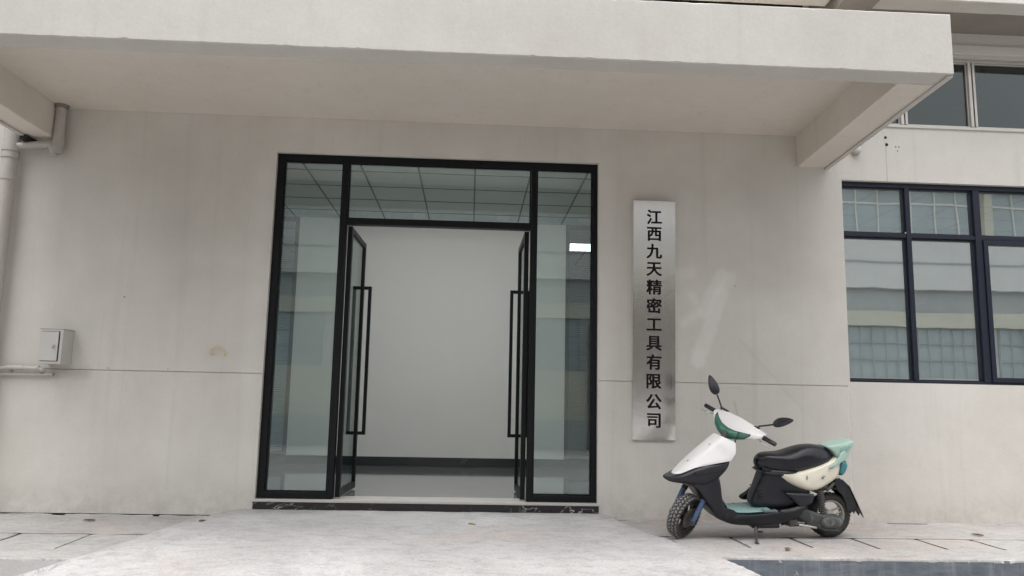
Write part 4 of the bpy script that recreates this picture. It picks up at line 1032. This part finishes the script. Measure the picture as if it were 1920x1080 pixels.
def lens(name, y0, y1, mat, off, inset=0):
    v = []; f = []; a_, b_ = 30, 8
    for i in range(a_+1):
        y = y0+(y1-y0)*i/a_; u_, l_ = lerp_tab(UPZ, y), lerp_tab(LOZ, y); mid = (u_+l_)/2; hh = max(.0005, (u_-l_)/2-inset)
        for j in range(b_+1):
            s = -1+2*j/b_; z = mid+s*hh; bul = off*(1-.7*abs(s)**4)*min(1, min(i, a_-i)/2.0+.3); v.append((front_x(y, z)-bul, y, z))
    for i in range(a_):
        for j in range(b_): a = i*(b_+1)+j; f.append((a, a+1, a+b_+2, a+b_+1))
    o = new_obj(name, [hbar(Vector(q)) for q in v], f, mat, SC, True); return o
lens('lens_gasket', -.155, .190, M['dark'], .0025)
lens('headlight_lens', -.068, .180, greenl, .006, .0035)
lens('indicator_lens', -.146, -.072, greenl2, .006, .003)
for sy, lab in ((-1, 'l'), (1, 'r')):
    autosmooth(MB().tube([(0, sy*.215, .0), (0, sy*.245, .0), (0, sy*.245, .0)], [.018, .018, .013], 14).xf(hbar).build('switch_collar', blackg, SC))
    autosmooth(MB().tube([(0, sy*.238, .0), (0, sy*.245, .0), (0, sy*.325, .0), (0, sy*.331, .0)], [.014, .0165, .0165, .014], 16).xf(hbar).build('handle_grip', blackg, SC))
    autosmooth(MB().tube([(-.025, sy*.205, -.012), (-.050, sy*.232, -.016), (-.055, sy*.27, -.020), (-.045, sy*.315, -.028), (-.043, sy*.322, -.029)], [.007, .006, .0045, .0042, .007], 8).xf(hbar).build('brake_lever', chrome, SC))
# mirrors
def mirror(base, pts, c, major, minor, thick, au, nm='mirror'):
    st = autosmooth(MB().tube([base]+pts, .0062, 10).xf(hbar).build('mirror_stem', blackg, SC))
    c = Vector(c); u = Vector(au[0]).normalized(); w_ = Vector(au[1]).normalized(); n = u.cross(w_).normalized(); v = []; f = []; A_, B_ = 24, 8
    for i in range(B_+1):
        t = math.pi*i/B_
        for k_ in range(A_):
            a = 2*math.pi*k_/A_; rr = math.sin(t)**.6 if 0 < i < B_ else 0.02
            uu = math.cos(a)*major*(1.0); ww = math.sin(a)*minor*(1-.42*math.cos(a))
            v.append(c+u*uu*rr+w_*ww*rr+n*thick*math.cos(t))
    for i in range(B_):
        for k_ in range(A_): f.append((i*A_+k_, i*A_+(k_+1) % A_, (i+1)*A_+(k_+1) % A_, (i+1)*A_+k_))
    f.append(tuple(range(A_))); f.append(tuple(range(B_*A_, B_*A_+A_))[::-1])
    o = new_obj('mirror_head', [hbar(q) for q in v], f, blackg, SC, True)
    v2 = [hbar(c+u*math.cos(2*math.pi*k_/A_)*major*.86+w_*math.sin(2*math.pi*k_/A_)*minor*.84*(1-.42*math.cos(2*math.pi*k_/A_))-n*thick*.97) for k_ in range(A_)]
    return st
mirror((.02, .195, .020), [(.02, .202, .045), (.02, .240, .085), (.02, .270, .115)], (.02, .333, .172), .082, .036, .013, ((0, .72, .70), (.75, -.45, .45)))
mirror((.02, -.140, .030), [(.02, -.150, .055), (.02, -.20, .085), (.02, -.262, .125)], (.02, -.318, .172), .086, .036, .016, ((0, -.80, .55), (.55, .45, .65)))
MB().box(.0, .03, .13, .20, .038, .046).xf(hbar).build('mirror_clamp', blackg, SC, False, .003)
MB().box(.0, .03, -.16, -.12, .030, .046).xf(hbar).build('mirror_clamp', blackg, SC, False, .003)
# brake hoses
autosmooth(MB().tube([(.02, .1, -.02), (.03, .03, -.09), (.02, -.01, -.16)], .006, 8).xf(hbar).build('brake_hose', blackg, SC))
for q in ((.075, -.0, .635), (.19, -.05, .705)):
    pass
for u_, s_ in ((.28, -.25), (.72, -.35)):
    p_ = Vector(nose_pt(u_, s_)); MB().box(p_.x-.006, p_.x+.004, p_.y-.004, p_.y+.004, p_.z-.0, p_.z+.004).build('chip_mark', M['dark'], SC)
